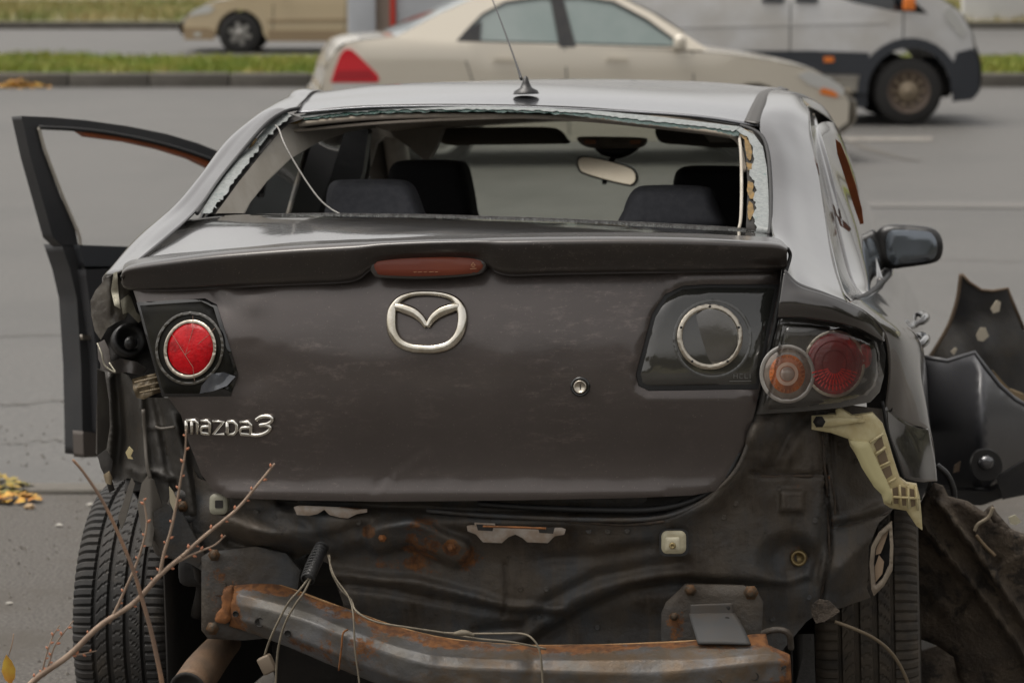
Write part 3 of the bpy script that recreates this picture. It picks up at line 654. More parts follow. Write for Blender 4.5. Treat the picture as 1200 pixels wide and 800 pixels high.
# ---- white vehicle seen between, pale wall at the right
post = empty('box_truck', label='white box vehicle with red strips behind the beige saloon', cat='truck')
wm = mat('white_box_panel', (.50, .52, .55), .5, col2=(.44, .46, .48), nscale=2)
a = W(410, 60, .1); D_ = 30.0
def wx(px): return (px - 600) / F * D_ / math.cos(PITCH) * 1.0
box('rear_panel', ((wx(411) + wx(443)) / 2, D_, 1.2), (wx(443) - wx(411), .12, 2.0), wm, post, .01)
box('side_panel', ((wx(466) + wx(720)) / 2, D_ + .1, 1.25), (wx(720) - wx(466), .10, 2.1), wm, post, .01)
box('door_recess', ((wx(443) + wx(466)) / 2, D_ + .12, 1.2), (wx(466) - wx(443), .10, 2.0), mat('tan_recess', (.32, .27, .22), .7), post, 0)
rs = mat('red_strip', (.62, .05, .03), .5)
box('red_strip', (wx(462.5), D_ + .04, 1.35), (wx(466) - wx(460), .06, 1.3), rs, post, .005)
box('red_strip', (wx(449), D_ + .05, 1.75), (wx(452) - wx(445.5), .05, .5), rs, post, .005)
box('chassis', ((wx(411) + wx(720)) / 2, D_ + 1.0, .42), (wx(720) - wx(411), 1.9, .14), bgblack, post, .01)
for k in (.18, .82): 
    x_ = wx(411) + (wx(720) - wx(411)) * k
    lathe('wheel', (x_, D_ + .25, .32), (0, 1, 0), [(0, -.1), (.2, -.11), (.3, -.1), (.32, -.07), (.32, .07), (.3, .1), (.2, .11), (0, .1)], bgtyre, post, 24)
wall = empty('white_wall', label='pale rendered wall beyond the far road at the right edge', cat='wall')
wxl = (1126 - 600) / F * 51
box('wall_panel', (wxl + 5, 51.2, 1.5), (10, .3, 2.6), mat('pale_render', (.60, .60, .60), .8, col2=(.52, .52, .52), nscale=1), wall, .01)
box('wall_base', (wxl + 5, 51.02, .36), (10.05, .1, .16), mat('tan_plinth', (.36, .29, .20), .8), wall, .01)
# ================================================================== THE WRECK
M4 = Matrix([[*CW[0], CAR_LOC[0]], [*CW[1], CAR_LOC[1]], [*CW[2], CAR_LOC[2]], [0, 0, 0, 1]])
car = empty('wrecked_saloon', M=M4, label='dark grey wrecked saloon car, rear bumper torn off and rear window smashed out', cat='car')

# ---- boot lid surface: depth as a function of picture position
def Ylid(x, y):
    x = np.asarray(x, float); y = np.asarray(y, float)
    u = np.abs((x - 512) / 400.0)
    b = .125 * u ** 2.4
    yy = y + 0 * x
    prof = np.interp(yy, [255, 310, 330, 350, 375, 405, 440, 470, 500, 535, 560, 575, 590], [.05, .040, .030, .017, .006, .0, -.001, .002, .010, .022, .026, .022, .012])
    # smooth the profile with neighbours
    for k in (6, 12): prof = .5 * prof + .25 * np.interp(yy - k, [255, 310, 330, 350, 375, 405, 440, 470, 500, 535, 560, 575, 590], [.05, .040, .030, .017, .006, .0, -.001, .002, .010, .022, .026, .022, .012]) + .25 * np.interp(yy + k, [255, 310, 330, 350, 375, 405, 440, 470, 500, 535, 560, 575, 590], [.05, .040, .030, .017, .006, .0, -.001, .002, .010, .022, .026, .022, .012])
    r = b + prof
    r = r + .010 * np.exp(-(((x - 262) / 28) ** 2 + ((y - 352) / 22) ** 2)) - .008 * np.exp(-(((x - 292) / 22) ** 2 + ((y - 352) / 16) ** 2)) + .004 * np.exp(-(seg_dist(x, y, [(252, 336), (258, 350), (270, 360)], False)[0] / 4) ** 2) + .002 * np.exp(-(seg_dist(x, y, [(275, 408), (300, 406)], False)[0] / 3) ** 2)
    r = r + .008 * np.exp(-(((x - 285) / 40) ** 2 + ((y - 440) / 26) ** 2))
    d, s = seg_dist(x, y, [(440, 575), (458, 556), (480, 540), (500, 530)], False)
    r = r + .0030 * np.clip(1 - d / 8, 0, 1) * (s > 0) - .001 * np.exp(-(d / 6) ** 2)
    r = r + .010 * sm(300 - x, 0, 90) * sm(y, 480, 570)
    r = r + .0016 * vnoise(x, y, 60, 3) + .0008 * vnoise(x, y, 22, 4)
    return r
lid_poly = [(150, 322), (160, 352), (196, 464), (212, 486), (222, 520), (236, 556), (250, 574), (266, 583), (350, 586), (450, 587.5), (600, 586), (750, 583), (812, 580), (838, 575), (854, 563), (866, 546), (876, 515), (885, 480), (905, 384), (914, 333), (917, 308), (700, 305), (560, 300), (440, 300), (300, 312)]
holeL = [(163, 356), (238, 351), (252, 358), (262, 385), (277, 436), (268, 460), (194, 464)]
holeR = [(779, 345), (800, 335), (830, 333), (913, 333), (889, 456), (760, 458), (748, 452), (745, 438), (764, 368)]
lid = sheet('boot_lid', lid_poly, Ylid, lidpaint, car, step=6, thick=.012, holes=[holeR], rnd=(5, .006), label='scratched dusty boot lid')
# boot lid deck: from the spoiler lip forward to the glass
deckrows = [
    [(150, 314, .12), (250, 298, .045), (380, 289, .015), (500, 282.5, .0), (620, 280, .0), (750, 280, .02), (850, 282, .06), (918, 288, .11)],
    [(176, 293, .26), (262, 281, .2), (380, 273, .17), (500, 269, .16), (620, 269, .16), (750, 272, .175), (850, 276, .21), (912, 281, .25)],
    [(200, 272, .42), (275, 262, .38), (380, 258, .36), (500, 258.5, .36), (620, 261, .36), (750, 266, .37), (850, 271.5, .39), (908, 277, .42)],
    [(216, 258, .56), (282, 251.5, .53), (380, 252, .52), (500, 254, .51), (620, 257.5, .51), (750, 263, .52), (850, 268.5, .53), (903, 273, .55)]]
def deck_disp(G):
    G = G.copy(); G[..., 2] += .0012 * vnoise(G[..., 0] * 100, G[..., 1] * 100, 9, 2); return G
net('boot_deck', deckrows, paint, car, 70, 20, .004, disp=deck_disp)
# ---- spoiler: lofted lip across the lid
def spo(pts_dy):
    return pts_dy
lip_x = [143, 152, 200, 260, 340, 400, 420, 432, 450, 500, 550, 570, 582, 600, 640, 720, 800, 870, 908, 922]
topy = [324, 313, 304.5, 297, 290.5, 287, 286, 285.5, 284.5, 282.5, 281.5, 281, 280.8, 280.5, 280, 279.5, 280.5, 283.5, 286, 291]
boty = [330, 337, 338, 335, 331, 328.5, 327.5, 327, 326, 323.5, 321.5, 321, 320.5, 320, 319, 317.5, 316.5, 315.5, 314.5, 312]
def lipY(x): return float(.125 * abs((x - 512) / 400.0) ** 2.4)
rows = []
for fr, dy in ((-.25, .095), (-.14, .05), (-.05, .012), (0.0, -.008), (.06, -.022), (.16, -.028), (.45, -.020), (.8, -.006), (.93, -.002), (1.0, .006), (1.04, .02), (1.03, .05)):
    r_ = []
    for x, ty, by in zip(lip_x, topy, boty):
        notch = math.exp(-((x - 502) / 76) ** 8)
        b2 = by - notch * 19
        yy = ty + (b2 - ty) * fr if fr > 0 else ty + fr * 22 * (1 if 150 < x < 915 else .1)
        r_.append((x, yy, lipY(x) + dy + .0))
    rows.append(r_)
net('spoiler', rows, spoilerpaint, car, 160, 60, .003, label='dark boot lip spoiler')
# high brake lamp set in the notch
bl = [(436, 311), (440, 305), (455, 302.5), (500, 301), (545, 301.5), (562, 304), (567, 309), (564, 316), (552, 320.5), (500, 323.5), (450, 322.5), (439, 319)]
b_ = sheet('high_brake_lamp', smooth_poly(bl), lambda x, y: -.012 + .02 * ((x - 502) / 65) ** 2 * .3, brakeor, car, step=4, thick=.03, rnd=(5, .005))
bezp = [(502 + (p[0] - 502) * 1.035, 312.5 + (p[1] - 312.5) * 1.28) for p in bl]
sheet('lamp_bezel', smooth_poly(bezp), -.004, mat('bezel_dark', (.05, .042, .038), .3, coat=.5), b_, step=4, thick=.03, rnd=(3, .004))
def strokes(parent, name, segs, Yf, r, m, label=None):
    V = []; Fc = []
    for sg in segs:
        pts = [C(x, y, float(Yf(x, y))) for x, y in sg]
        for a, b in zip(pts[:-1], pts[1:]):
            t = (b - a) / (np.linalg.norm(b - a) + 1e-9); u = np.cross(t, [0, 1, 0]); k = len(V); o_ = np.array([0, -r * .8, 0])
            a2, b2 = a - t * r * .5, b + t * r * .5
            V += [a2 + u * r, b2 + u * r, b2 - u * r, a2 - u * r, a2 + u * r * .5 + o_, b2 + u * r * .5 + o_, b2 - u * r * .5 + o_, a2 - u * r * .5 + o_]
            Fc += [(k + 4, k + 5, k + 6, k + 7), (k, k + 1, k + 5, k + 4), (k + 1, k + 2, k + 6, k + 5), (k + 2, k + 3, k + 7, k + 6), (k + 3, k, k + 4, k + 7)]
    return mesh_obj(name, V, Fc, m, parent, False, label)
strokes(b_, 'lens_print', [[(485, 319), (488, 318.6)], [(490, 319), (494, 318.6)], [(497, 318.8), (500, 318.6)], [(503, 318.8), (508, 318.5)], [(510, 318.7), (513, 318.6)], [(552, 311), (554.5, 307.5), (557, 311), (552, 311)], [(551, 315), (558, 314.6)], [(553, 313), (556, 312.8)]], lambda x, y: -.014, .0006, mat('lens_print_grey', (.42, .22, .12), .5))

# ---- badge: ring with wings
ey = lambda x, y: Ylid(np.array([x]), np.array([y]))[0]
def epts(P_, dy): return [(x, y, float(ey(x, y)) + dy) for x, y in P_]
emb = empty('emblem'); emb.parent = car
ring = [(500, 343.5), (520, 345.5), (534, 352), (540.5, 363), (541.5, 378), (537, 393), (526, 404), (512, 408.5), (498, 409), (482, 407.5), (468, 401), (460, 389), (458.5, 374), (460.5, 361), (468, 351), (482, 345)]
rr_ = [.0042, .0044, .006, .0085, .0085, .0082, .0078, .0075, .0072, .0075, .008, .0085, .0085, .0082, .006, .0044, .0042]
tube('ring', epts(ring, -.006), [q * 1.12 for q in rr_], chrome, emb, 10, 96, closed=True, flat=.7)
for s in (-1, 1):
    wing = [(500 - s * 38, 359), (500 - s * 28, 361.5), (500 - s * 16, 366), (500 - s * 7, 373), (500 - s * .5, 383)]
    tube('wing', epts(wing, -.008), [.0066, .0098, .0098, .0080, .0045], chrome, emb, 8, 30, flat=.6)
# ---- lettering on the lid
nb = empty('name_badge'); nb.parent = car
letm = mat('satin_letters', (.82, .79, .72), .18, 1)
def letter(segs, w_=2.9, dy=-.0035):
    V = []; Fc = []
    for sg in segs:
        k_ = len(sg); o = tube('stroke', [(x, y, float(ey(x, y)) + dy) for x, y in sg], w_ * .00128, chrome, None, 8, samples=(40 if k_ > 4 and w_ > 2.95 else None), smooth=(w_ > 2.95), flat=.9)
        b = len(V); V += [tuple(v.co) for v in o.data.vertices]; Fc += [tuple(b + i for i in p.vertices) for p in o.data.polygons]
        me = o.data; bpy.data.objects.remove(o); bpy.data.meshes.remove(me)
    return mesh_obj('letter', V, Fc, letm, nb, True)
t0, t1 = 492.5, 508.5
letter([[(218.5, t0), (218.5, t1)], [(218.5, t0), (229, t0), (231.5, 495), (231.5, t1)], [(225, t0), (225, t1)]])
letter([[(236, t0 + .5), (243.5, t0 + .5), (246, 495.5), (246, t1)], [(246, 499.5), (237.5, 500), (235.5, 503), (236.5, 507.5), (246, 508.3)]])
letter([[(249.5, 493.5), (262, 493.5), (250, 508.5), (263.5, 508.5)]])
letter([[(266.5, 494), (266.5, 509)], [(266.5, 493.5), (274, 494), (277.5, 497.5), (277.5, 504.5), (274.5, 508.5), (266.5, 509)]])
letter([[(281.5, 494.5), (291, 494.5), (294, 497), (294, 509)], [(294, 500.5), (284, 501), (281.5, 504), (282.5, 508.5), (294, 509.2)]])
letter([[(300, 492), (305, 488.5), (312, 487.5), (318, 489), (318.5, 493), (313, 496.5), (304, 498)], [(304, 498), (312, 498), (316.5, 500.5), (315, 504.5), (308, 508.5), (300, 509.8), (293.5, 509)]], 3.0)
# ---- lock
lk = lathe('lock', C(680, 453, ey(680, 453) + .0), (0, -1, 0), [(.0185, -.003), (.0180, .0035), (.0135, .004), (.0125, .0005), (.0, .0005)], blackgloss, car, 30)
lathe('key_barrel', C(680, 453, ey(680, 453) - .001), (0, -1, 0), [(.0125, 0), (.0120, .0055), (.0100, .0065), (.0095, .0045), (0, .0045)], bezel, lk, 26)
box('key_slot', C(680, 453, ey(680, 453) - .0058), (.0016, .0012, .009), blackpl, lk, 0)

# ---- lid lamps
def circ(cx, cy, rx, ry=None, n=40, rot=0):
    ry = ry or rx; c, s = math.cos(rot), math.sin(rot)
    return [(cx + rx * math.cos(t) * c - ry * math.sin(t) * s, cy + rx * math.cos(t) * s + ry * math.sin(t) * c) for t in np.linspace(0, 2 * math.pi, n, endpoint=False)]
def dome(name, cx, cy, r0_, r1_, Yf, h, m, parent, rot=0, step=3, thick=.006):
    def yy(x, y):
        c, s = math.cos(rot), math.sin(rot); dx = x - cx; dy = y - cy; a = (dx * c + dy * s) / r0_; b = (-dx * s + dy * c) / r1_
        return (Yf(x, y) if callable(Yf) else Yf) - h * np.sqrt(np.clip(1 - a * a - b * b, 0, 1))
    return sheet(name, circ(cx, cy, r0_, r1_, 44, rot), yy, m, parent, step=step, thick=thick)
def ringsheet(name, cx, cy, ro, ri, Yf, m, parent, rot=0, asp=1.0, thick=.006, rnd=(2, .002), step=2.2):
    return sheet(name, circ(cx, cy, ro, ro * asp, 48, rot), Yf, m, parent, step=step, thick=thick, holes=[circ(cx, cy, ri, ri * asp, 48, rot)], rnd=rnd)
# right lid lamp
gR = [(782, 349), (800, 339), (830, 337), (908, 337.5), (886, 450), (763, 452), (753, 448), (751, 438), (768, 372)]
lR = sheet('lid_lamp', gR, lambda x, y: Ylid(x, y) + .003, lampglass, car, step=6, thick=.004, rnd=(6, .006))
sheet('lamp_gasket', [(779, 345), (800, 335.5), (830, 333.5), (912.5, 333.5), (888.5, 455.5), (760, 457.5), (748.5, 452), (745.5, 438), (764.5, 368)], lambda x, y: Ylid(x, y) + .009, rubber, lR, step=6, thick=.004)
yR = lambda x, y: float(Ylid(np.array([x]), np.array([y]))[0])
Y0 = yR(832, 396)
ringsheet('outer_groove', 835, 397, 47, 42.5, lambda x, y: Ylid(x, y) + .0015, mat('groove_grey', (.07, .07, .065), .25, coat=1), lR, thick=.003)
ringsheet('lamp_ring', 832, 394.5, 38.5, 32.5, lambda x, y: Ylid(x, y) - .004, bezel, lR, thick=.008)
dome('lamp_bowl', 832, 394.5, 32.5, 32.5, Y0 + .0035, .006, greyglass, lR)
for a in (0, 72, 144, 216, 288):
    p = (832 + 35.5 * math.sin(rad(a)), 394.5 - 35.5 * math.cos(rad(a))); lathe('ring_stud', C(p[0], p[1], yR(*p) - .006), (0, -1, 0), [(.0025, 0), (.0018, .0015), (0, .002)], blackpl, lR, 10)
strokes(lR, 'lens_print', [[(860, 438), (860, 443)], [(860, 440.5), (864, 440.5)], [(864, 438), (864, 443)], [(867, 438), (867, 443), (870, 443)], [(867, 438), (870, 438)], [(873, 438), (873, 443), (876, 443)], [(879, 438), (879, 443)], [(855, 446.5), (880, 446.2)]], lambda x, y: yR(x, y) + .002, .0006, mat('moulded_print', (.16, .16, .15), .4))
# left lid lamp, twisted and cracked
yL = lambda x, y: Ylid(x, y) - .012 + .00002 * (x - 190)
lL = sheet('lid_lamp', [(164, 358), (236, 353), (250, 360), (258, 385), (275, 436), (270, 446), (240, 461), (193, 461), (190, 455)], lambda x, y: yL(x, y), lampdark, car, step=5, thick=.03, rnd=(5, .006), label='cracked lid lamp with a bright red lens')
sheet('lamp_edge', [(160, 354), (240, 349.5), (254, 357), (279, 438), (270, 464), (190, 465)], lambda x, y: yL(x, y) + .006, blackgloss, lL, step=6, thick=.02, rnd=(2, .003))
YL0 = float(yL(np.array([223.]), np.array([409.]))[0])
ringsheet('outer_groove', 222, 408, 40, 37, lambda x, y: yL(x, y) - .005, mat('groove_dark', (.05, .045, .035), .3, coat=1), lL, rot=.25, asp=1.08, thick=.003)
ringsheet('lamp_ring', 222.5, 409, 30.5, 27, lambda x, y: yL(x, y) - .007, bezel, lL, rot=.25, asp=1.14, thick=.01)
dome('red_bowl', 223.5, 408, 27, 30.5, lambda x, y: yL(x, y) - .001, .012, redlens, lL, rot=.2)
strokes(lL, 'crack', [[(226, 370), (226, 386), (217, 416), (226, 430), (228, 446)], [(202, 392), (217, 416)], [(217, 416), (245, 392), (252, 384)]], lambda x, y: float(yL(np.array([float(x)]), np.array([float(y)]))[0]) - .0140 + .00006 * abs(x - 223) + .00006 * abs(y - 408), .0005, mat('crack_pale', (.26, .16, .12), .4))
sheet('broken_corner', [(236, 452), (248, 438), (262, 436), (276, 441), (266, 452), (250, 458), (234, 461)], lambda x, y: yL(x, y) - .006 + .008 * crumple(x, y, 14, 3), mat('torn_film', (.06, .065, .075), .12, coat=1), lL, step=3, thick=.003)
# ---- quarter lamp on the right
QL = lambda x, y: .112 + .42 * np.clip((x - 890) / 150., 0, 1.2) ** 2.6 * .5 + .00008 * (y - 430)
qpoly = [(913, 373.5), (950, 374.5), (985, 379.5), (1012, 387), (1033, 398), (1038, 415), (1036, 440), (1031, 459), (1020, 471), (985, 477.5), (940, 482), (886.5, 485.5), (893, 455)]
qc = [(916, 378), (950, 379), (985, 384), (1010, 391), (1027, 400), (1031, 415), (1030, 438), (1026, 452), (1016, 463), (985, 471), (940, 477), (892, 481), (898, 455)]
q_ = sheet('quarter_lamp', qc, lambda x, y: QL(x, y) + .002, lampglass, car, step=5, thick=.004, rnd=(6, .008))
sheet('lamp_rim', qpoly, lambda x, y: QL(x, y) + .008, mat('lamp_rim_grey', (.05, .048, .044), .25, coat=1), q_, step=5, thick=.03, rnd=(3, .004))
def domeY(name, cx, cy, r, Yc, tiltx, h, m, parent, asp=1.0):
    def yy(x, y): return QL(x, y) + Yc - h * np.sqrt(np.clip(1 - ((x - cx) / r) ** 2 - ((y - cy) / (r * asp)) ** 2, 0, 1))
    return sheet(name, circ(cx, cy, r, r * asp, 40), yy, m, parent, step=3, thick=.004)
domeY('brake_lens', 978, 426, 33, -.001, 0, .016, redlens2, q_, 1.1)
ringsheet('lens_ring', 978, 426, 36, 32.5, lambda x, y: QL(x, y) - .004, bezel, q_, asp=1.09, thick=.006)
domeY('indicator_cover', 922.5, 438, 29, -.010, 0, .012, mat('smoky_clear', (.16, .13, .11), .15, coat=1, coat_rough=.03, col2=(.24, .19, .15), nscale=40), q_, 1.08)
domeY('indicator_lens', 922.5, 438, 21, -.0185, 0, .006, amber, q_, 1.08)
strokes(q_, 'lens_rib', [[(922.5 + 9 * math.cos(a), 438 + 9.6 * math.sin(a)), (922.5 + 20 * math.cos(a), 438 + 21.5 * math.sin(a))] for a in np.linspace(0, 2 * math.pi, 26)[:-1]], lambda x, y: float(QL(x, y)) - .0215, .0009, mat('amber_rib', (.50, .20, .08), .3))
ringsheet('lens_ring', 922.5, 438, 32.5, 28, lambda x, y: QL(x, y) - .016, mat('pale_ring', (.42, .40, .37), .2, .4, coat=1), q_, asp=1.06, thick=.012)
ringsheet('lens_core', 922.5, 438, 13, 9, lambda x, y: QL(x, y) - .026, mat('amber_core', (.75, .52, .40), .2, coat=1), q_, asp=1.06, thick=.004, rnd=None)
domeY('lens_core', 922.5, 438, 8.5, -.024, 0, .006, mat('pale_core', (.50, .40, .34), .2, coat=1), q_)
for rr2 in (25, 15): ringsheet('lens_rib', 978, 426, rr2, rr2 - 1.6, lambda x, y, r=rr2: QL(x, y) - .0015 - .0165 * math.sqrt(1 - (r / 34.) ** 2), mat('dark_red_rib', (.16, .010, .012), .2, coat=.5) if 'dark_red_rib' not in MATS else MATS['dark_red_rib'], q_, asp=1.09, thick=.002, rnd=None)
strokes(q_, 'lens_glow', [[(978 + ra * math.cos(a), 430 + ra * math.sin(a)), (978 + (ra + 5) * math.cos(a), 430 + (ra + 5) * math.sin(a))] for ra in (8, 15, 22) for a in np.linspace(.25, math.pi - .25, 9 + ra // 3)], lambda x, y: float(QL(x, y)) - .0165 + .00012 * max(0, y - 440), .0013, mat('red_glow_prism', (.60, .02, .015), .25, coat=.5, emit=(.04, 0, 0)))  # emissive strokes paint the red glow in the lens's lower half
sheet('clear_cover', qc, lambda x, y: QL(x, y) - .034, glass_mat('lamp_cover_glass', .03, (.98, .97, .96), (.20, .19, .17)), q_, step=5, thick=0, rnd=(12, .034))
domeY('side_reflector', 1013, 417, 9, 0, 0, .004, redlens2, q_, 1.6)

sheet('lamp_gap_shade', [(1012, 388), (1036, 398), (1046, 420), (1046, 480), (1034, 500), (1016, 484)], .40, darkvoid, car, step=6, thick=.01)  # added dark sheet: stands for shade in the open gap beside the lamp
# ---- body side (right): rows run from the tail forward, every row one contour line of the real shell
A = [(918, 318, .11), (910, 290, .27), (904.5, 272, .47), (903, 225, .72), (898, 180, .93), (889, 146, 1.10), (896, 125, 1.32), (904, 108.5, 1.7), ('x', .555, 2.3, 1.425), ('x', .57, 2.7, 1.385), ('x', .62, 3.1, 1.20), ('x', .70, 3.55, .985)]
B = [(935, 336, .115), (928, 305, .27), (925, 272, .47), (922, 225, .74), (915, 175, .97), (905, 143, 1.14), (910, 124, 1.34), (919, 109.5, 1.72), ('x', .60, 2.3, 1.41), ('x', .61, 2.7, 1.37), ('x', .66, 3.1, 1.185), ('x', .73, 3.55, .975)]
C_ = [(965, 346, .13), (958, 325, .28), (950, 290, .48), (944, 238, .76), (936, 185, 1.0), (928, 148, 1.17), (930, 127, 1.36), (934, 113, 1.74), ('x', .635, 2.3, 1.385), ('x', .64, 2.7, 1.34), ('x', .68, 3.1, 1.165), ('x', .74, 3.55, .965)]
D1 = [(992, 356, .16), (986, 340, .3), (975, 305, .5), (966, 250, .80), (958, 200, 1.03), (949, 162, 1.2), (948, 138, 1.38), (949, 127, 1.74), ('x', .66, 2.3, 1.345), ('x', .665, 2.7, 1.30), ('x', .70, 3.1, 1.13), ('x', .75, 3.55, .955)]
net('quarter_pillar', [A, B, C_, D1], paint, car, 90, 22, .004)
# below the window line
Wn = [(992, 356, .16), (1004, 352, .32), (1012, 350, .55), (1019, 346, .85), (1024, 342, 1.15), (1029, 337, 1.5), (1034, 330, 1.9), ('x', .80, 2.4, .935), ('x', .80, 2.9, .945), ('x', .79, 3.4, .945)]
Sh = [(1014, 368, .20), (1030, 372, .34), (1041, 372, .55), (1049, 371, .85), (1054, 368, 1.15), ('x', .845, 1.5, .875), ('x', .845, 1.9, .88), ('x', .845, 2.4, .885), ('x', .845, 2.9, .89), ('x', .835, 3.4, .885)]
Fl = [(1034, 390, .27), (1053, 395, .38), (1067, 400, .58), (1078, 405, .85), ('x', .882, 1.15, .80), ('x', .882, 1.5, .80), ('x', .88, 1.9, .80), ('x', .878, 2.4, .80), ('x', .875, 2.9, .81), ('x', .86, 3.4, .81)]
Mi = [(1040, 430, .32), (1060, 440, .42), (1078, 450, .60), ('x', .893, .85, .71), ('x', .892, 1.15, .70), ('x', .885, 1.5, .69), ('x', .885, 1.9, .69), ('x', .882, 2.4, .69), ('x', .88, 2.9, .70), ('x', .868, 3.4, .70)]
Lo = [(1035, 478, .38), (1057, 495, .47), (1086, 505, .62), ('x', .905, .85, .60), ('x', .895, 1.15, .55), ('x', .882, 1.5, .50), ('x', .88, 1.9, .50), ('x', .88, 2.4, .50), ('x', .88, 2.9, .52), ('x', .872, 3.4, .58)]
net('quarter_panel', [Wn, Sh, Fl, Mi, Lo], paint, car, 80, 40, .004)
# lower lip of the quarter panel in front of the tyre
net('wheel_arch_lip', [[(1035, 476, .378), (1046, 486, .424), (1057, 494, .468), (1072, 500, .55), (1086, 503, .618)], [(1038, 505, .38), (1052, 512, .44), (1070, 518, .5), (1089, 520, .61)], [(1048, 532, .41), (1060, 537, .45), (1076, 540, .5), (1093, 543, .60)], [(1058, 560, .44), (1067, 563, .46), (1080, 565, .5), (1095, 564, .58)]], paint, car, 30, 18, .006)
tube('arch_edge', [(1034, 470, .36), (1040, 505, .37), (1050, 535, .40), (1059, 561, .43)], .003, rubber, car, 8)
tube('body_crease', [(1068, 408, .60), (1066, 425, .55), (1070, 460, .56), (1075, 485, .58), (1079, 494, .60), (1080, 480, .62), (1076, 450, .64), (1071, 420, .64)], .0014, bezel, car, 6)
# scuffs of red paint
for p_ in ([(1052, 420), (1056, 430), (1058, 446), (1054, 436)], [(1071, 432), (1074, 440), (1073, 448)]):
    sheet('paint_scuff', p_, lambda x, y: .44 + (x - 1052) * .009, mat('red_scuff', (.40, .07, .04), .6), car, step=3, thick=.001)
# strip between shoulder and lamp
net('lamp_surround', [A[:1] + [(935, 336, .115), (965, 346, .13), (992, 356, .16), (1014, 368, .20), (1034, 390, .27)],
    [(914.5, 345, .098), (935, 347, .100), (965, 355, .115), (990, 364, .147), (1012, 375, .19), (1034, 393, .265)],
    [(912.5, 358, .096), (935, 359, .098), (962, 364, .112), (988, 371, .143), (1010, 380, .185), (1034, 397, .262)],
    [(911, 371.5, .103), (935, 371.5, .106), (960, 373.5, .12), (986, 378, .148), (1009, 385, .19), (1034, 400, .262)]], paint, car, 50, 20, .004)
tube('lamp_gap', [(911, 371.5, .104), (948, 372.5, .112), (985, 377.5, .147), (1010, 385, .19), (1034, 399, .262)], .0032, rubber, car, 6)
tube('lid_gap', [(923, 291, .13), (926, 300, .14), (921, 318, .125), (916, 334, .115), (907, 384, .112), (888, 462, .12)], .0035, rubber, car, 6)
# door windows right: seal, frame, glass, orange inner trim
wr = [(1012, 350, .86), (994, 322, 1.06), (976, 252, 1.26), (962, 190, 1.43), (955, 150, 1.68), ('x', .665, 2.2, 1.34), ('x', .672, 2.7, 1.29), ('x', .71, 3.1, 1.12), ('x', .775, 3.45, .97)]
wr2 = [(1016, 349, .9), (1022, 344, 1.2), (1026, 340, 1.4), (1029, 336, 1.6), (1032, 333, 1.8), ('x', .79, 2.2, .94), ('x', .79, 2.7, .945), ('x', .785, 3.1, .95), ('x', .78, 3.45, .96)]
mid_ = []
for a_, b_2 in zip(wr, wr2):
    p = .5 * (P3(a_) + P3(b_2)); mid_.append(('x', p[0] + .012, p[1], p[2]))
net('rear_door_frame', [[(997, 355, .30), (984, 335, .5), (968, 268, .88), (957, 205, 1.1), (949, 155, 1.3), (947, 132, 1.6)], [(1006, 352, .55), (990, 328, .82), (973, 262, 1.08), (960, 198, 1.28), (952, 152, 1.5), (949, 130, 1.8)], wr[:5] + [(950, 130, 1.95)]], paint, car, 50, 10, .003)
mglass = mat('side_glass_dusty', (.10, .10, .10), .06, .4, coat=1, col2=(.16, .15, .14), nscale=4)
net('side_window', [wr, mid_, wr2], mglass, car, 50, 14, .004)
tube('window_seal', [(990, 352, .85), (984, 318, 1.05), (972, 250, 1.25), (958, 190, 1.4), (950, 155, 1.55), (946, 133, 1.8)], .0035, rubber, car, 8)
tube('door_frame', [(1002, 352, .95), (992, 312, 1.15), (980, 250, 1.33), (968, 195, 1.48), (958, 160, 1.66), (951, 137, 1.95)], .011, paint, car, 8)
tube('door_frame', [(1016, 345, 1.25), (1004, 295, 1.5), (992, 240, 1.7), (980, 190, 1.9), (970, 165, 2.1)], .010, paint, car, 8)
tube('window_seal', [(1022, 342, 1.45), (1012, 300, 1.65), (1000, 245, 1.85), (985, 190, 2.05)], .006, rubber, car, 8)
tube('door_frame', [(1032, 332, 1.75), (1022, 300, 1.95), (1012, 262, 2.15)], .010, paint, car, 8)
sheet('door_trim_edge', [(979, 163), (985, 168), (994, 190), (1003, 218), (1010, 245), (1012, 262), (1008, 263), (1000, 240), (990, 208), (981, 180)], lambda x, y: 1.20 + (y - 160) * .0022, interior_brown, car, step=4, thick=.02)
# shut lines between the doors and door handles
tube('door_gap', [(1018, 350, .80), (1040, 372, .86), (1060, 392, .95), ('x', .885, 1.0, .78), ('x', .895, 1.02, .68)], .003, rubber, car, 6)
tube('door_gap', [(1031, 336, 1.75), (1047, 352, 1.72), ('x', .86, 1.72, .85), ('x', .886, 1.7, .75), ('x', .888, 1.68, .5)], .003, rubber, car, 6)
for Yh in (1.22, 2.15):
    tube('door_handle', [('x', .868, Yh - .11, .825), ('x', .884, Yh - .08, .83), ('x', .892, Yh - .03, .835), ('x', .892, Yh + .03, .838), ('x', .884, Yh + .08, .84), ('x', .868, Yh + .11, .84)], [.004, .009, .011, .011, .009, .004], paint, car, 12, 30)
# belt dark strip (window bottom weatherstrip)
tube('belt_seal', [(1000, 352, .40), (1012, 348, .7), (1022, 342, 1.1), (1030, 334, 1.6), ('x', .80, 2.3, .945), ('x', .79, 3.3, .95)], .007, rubber, car, 8)
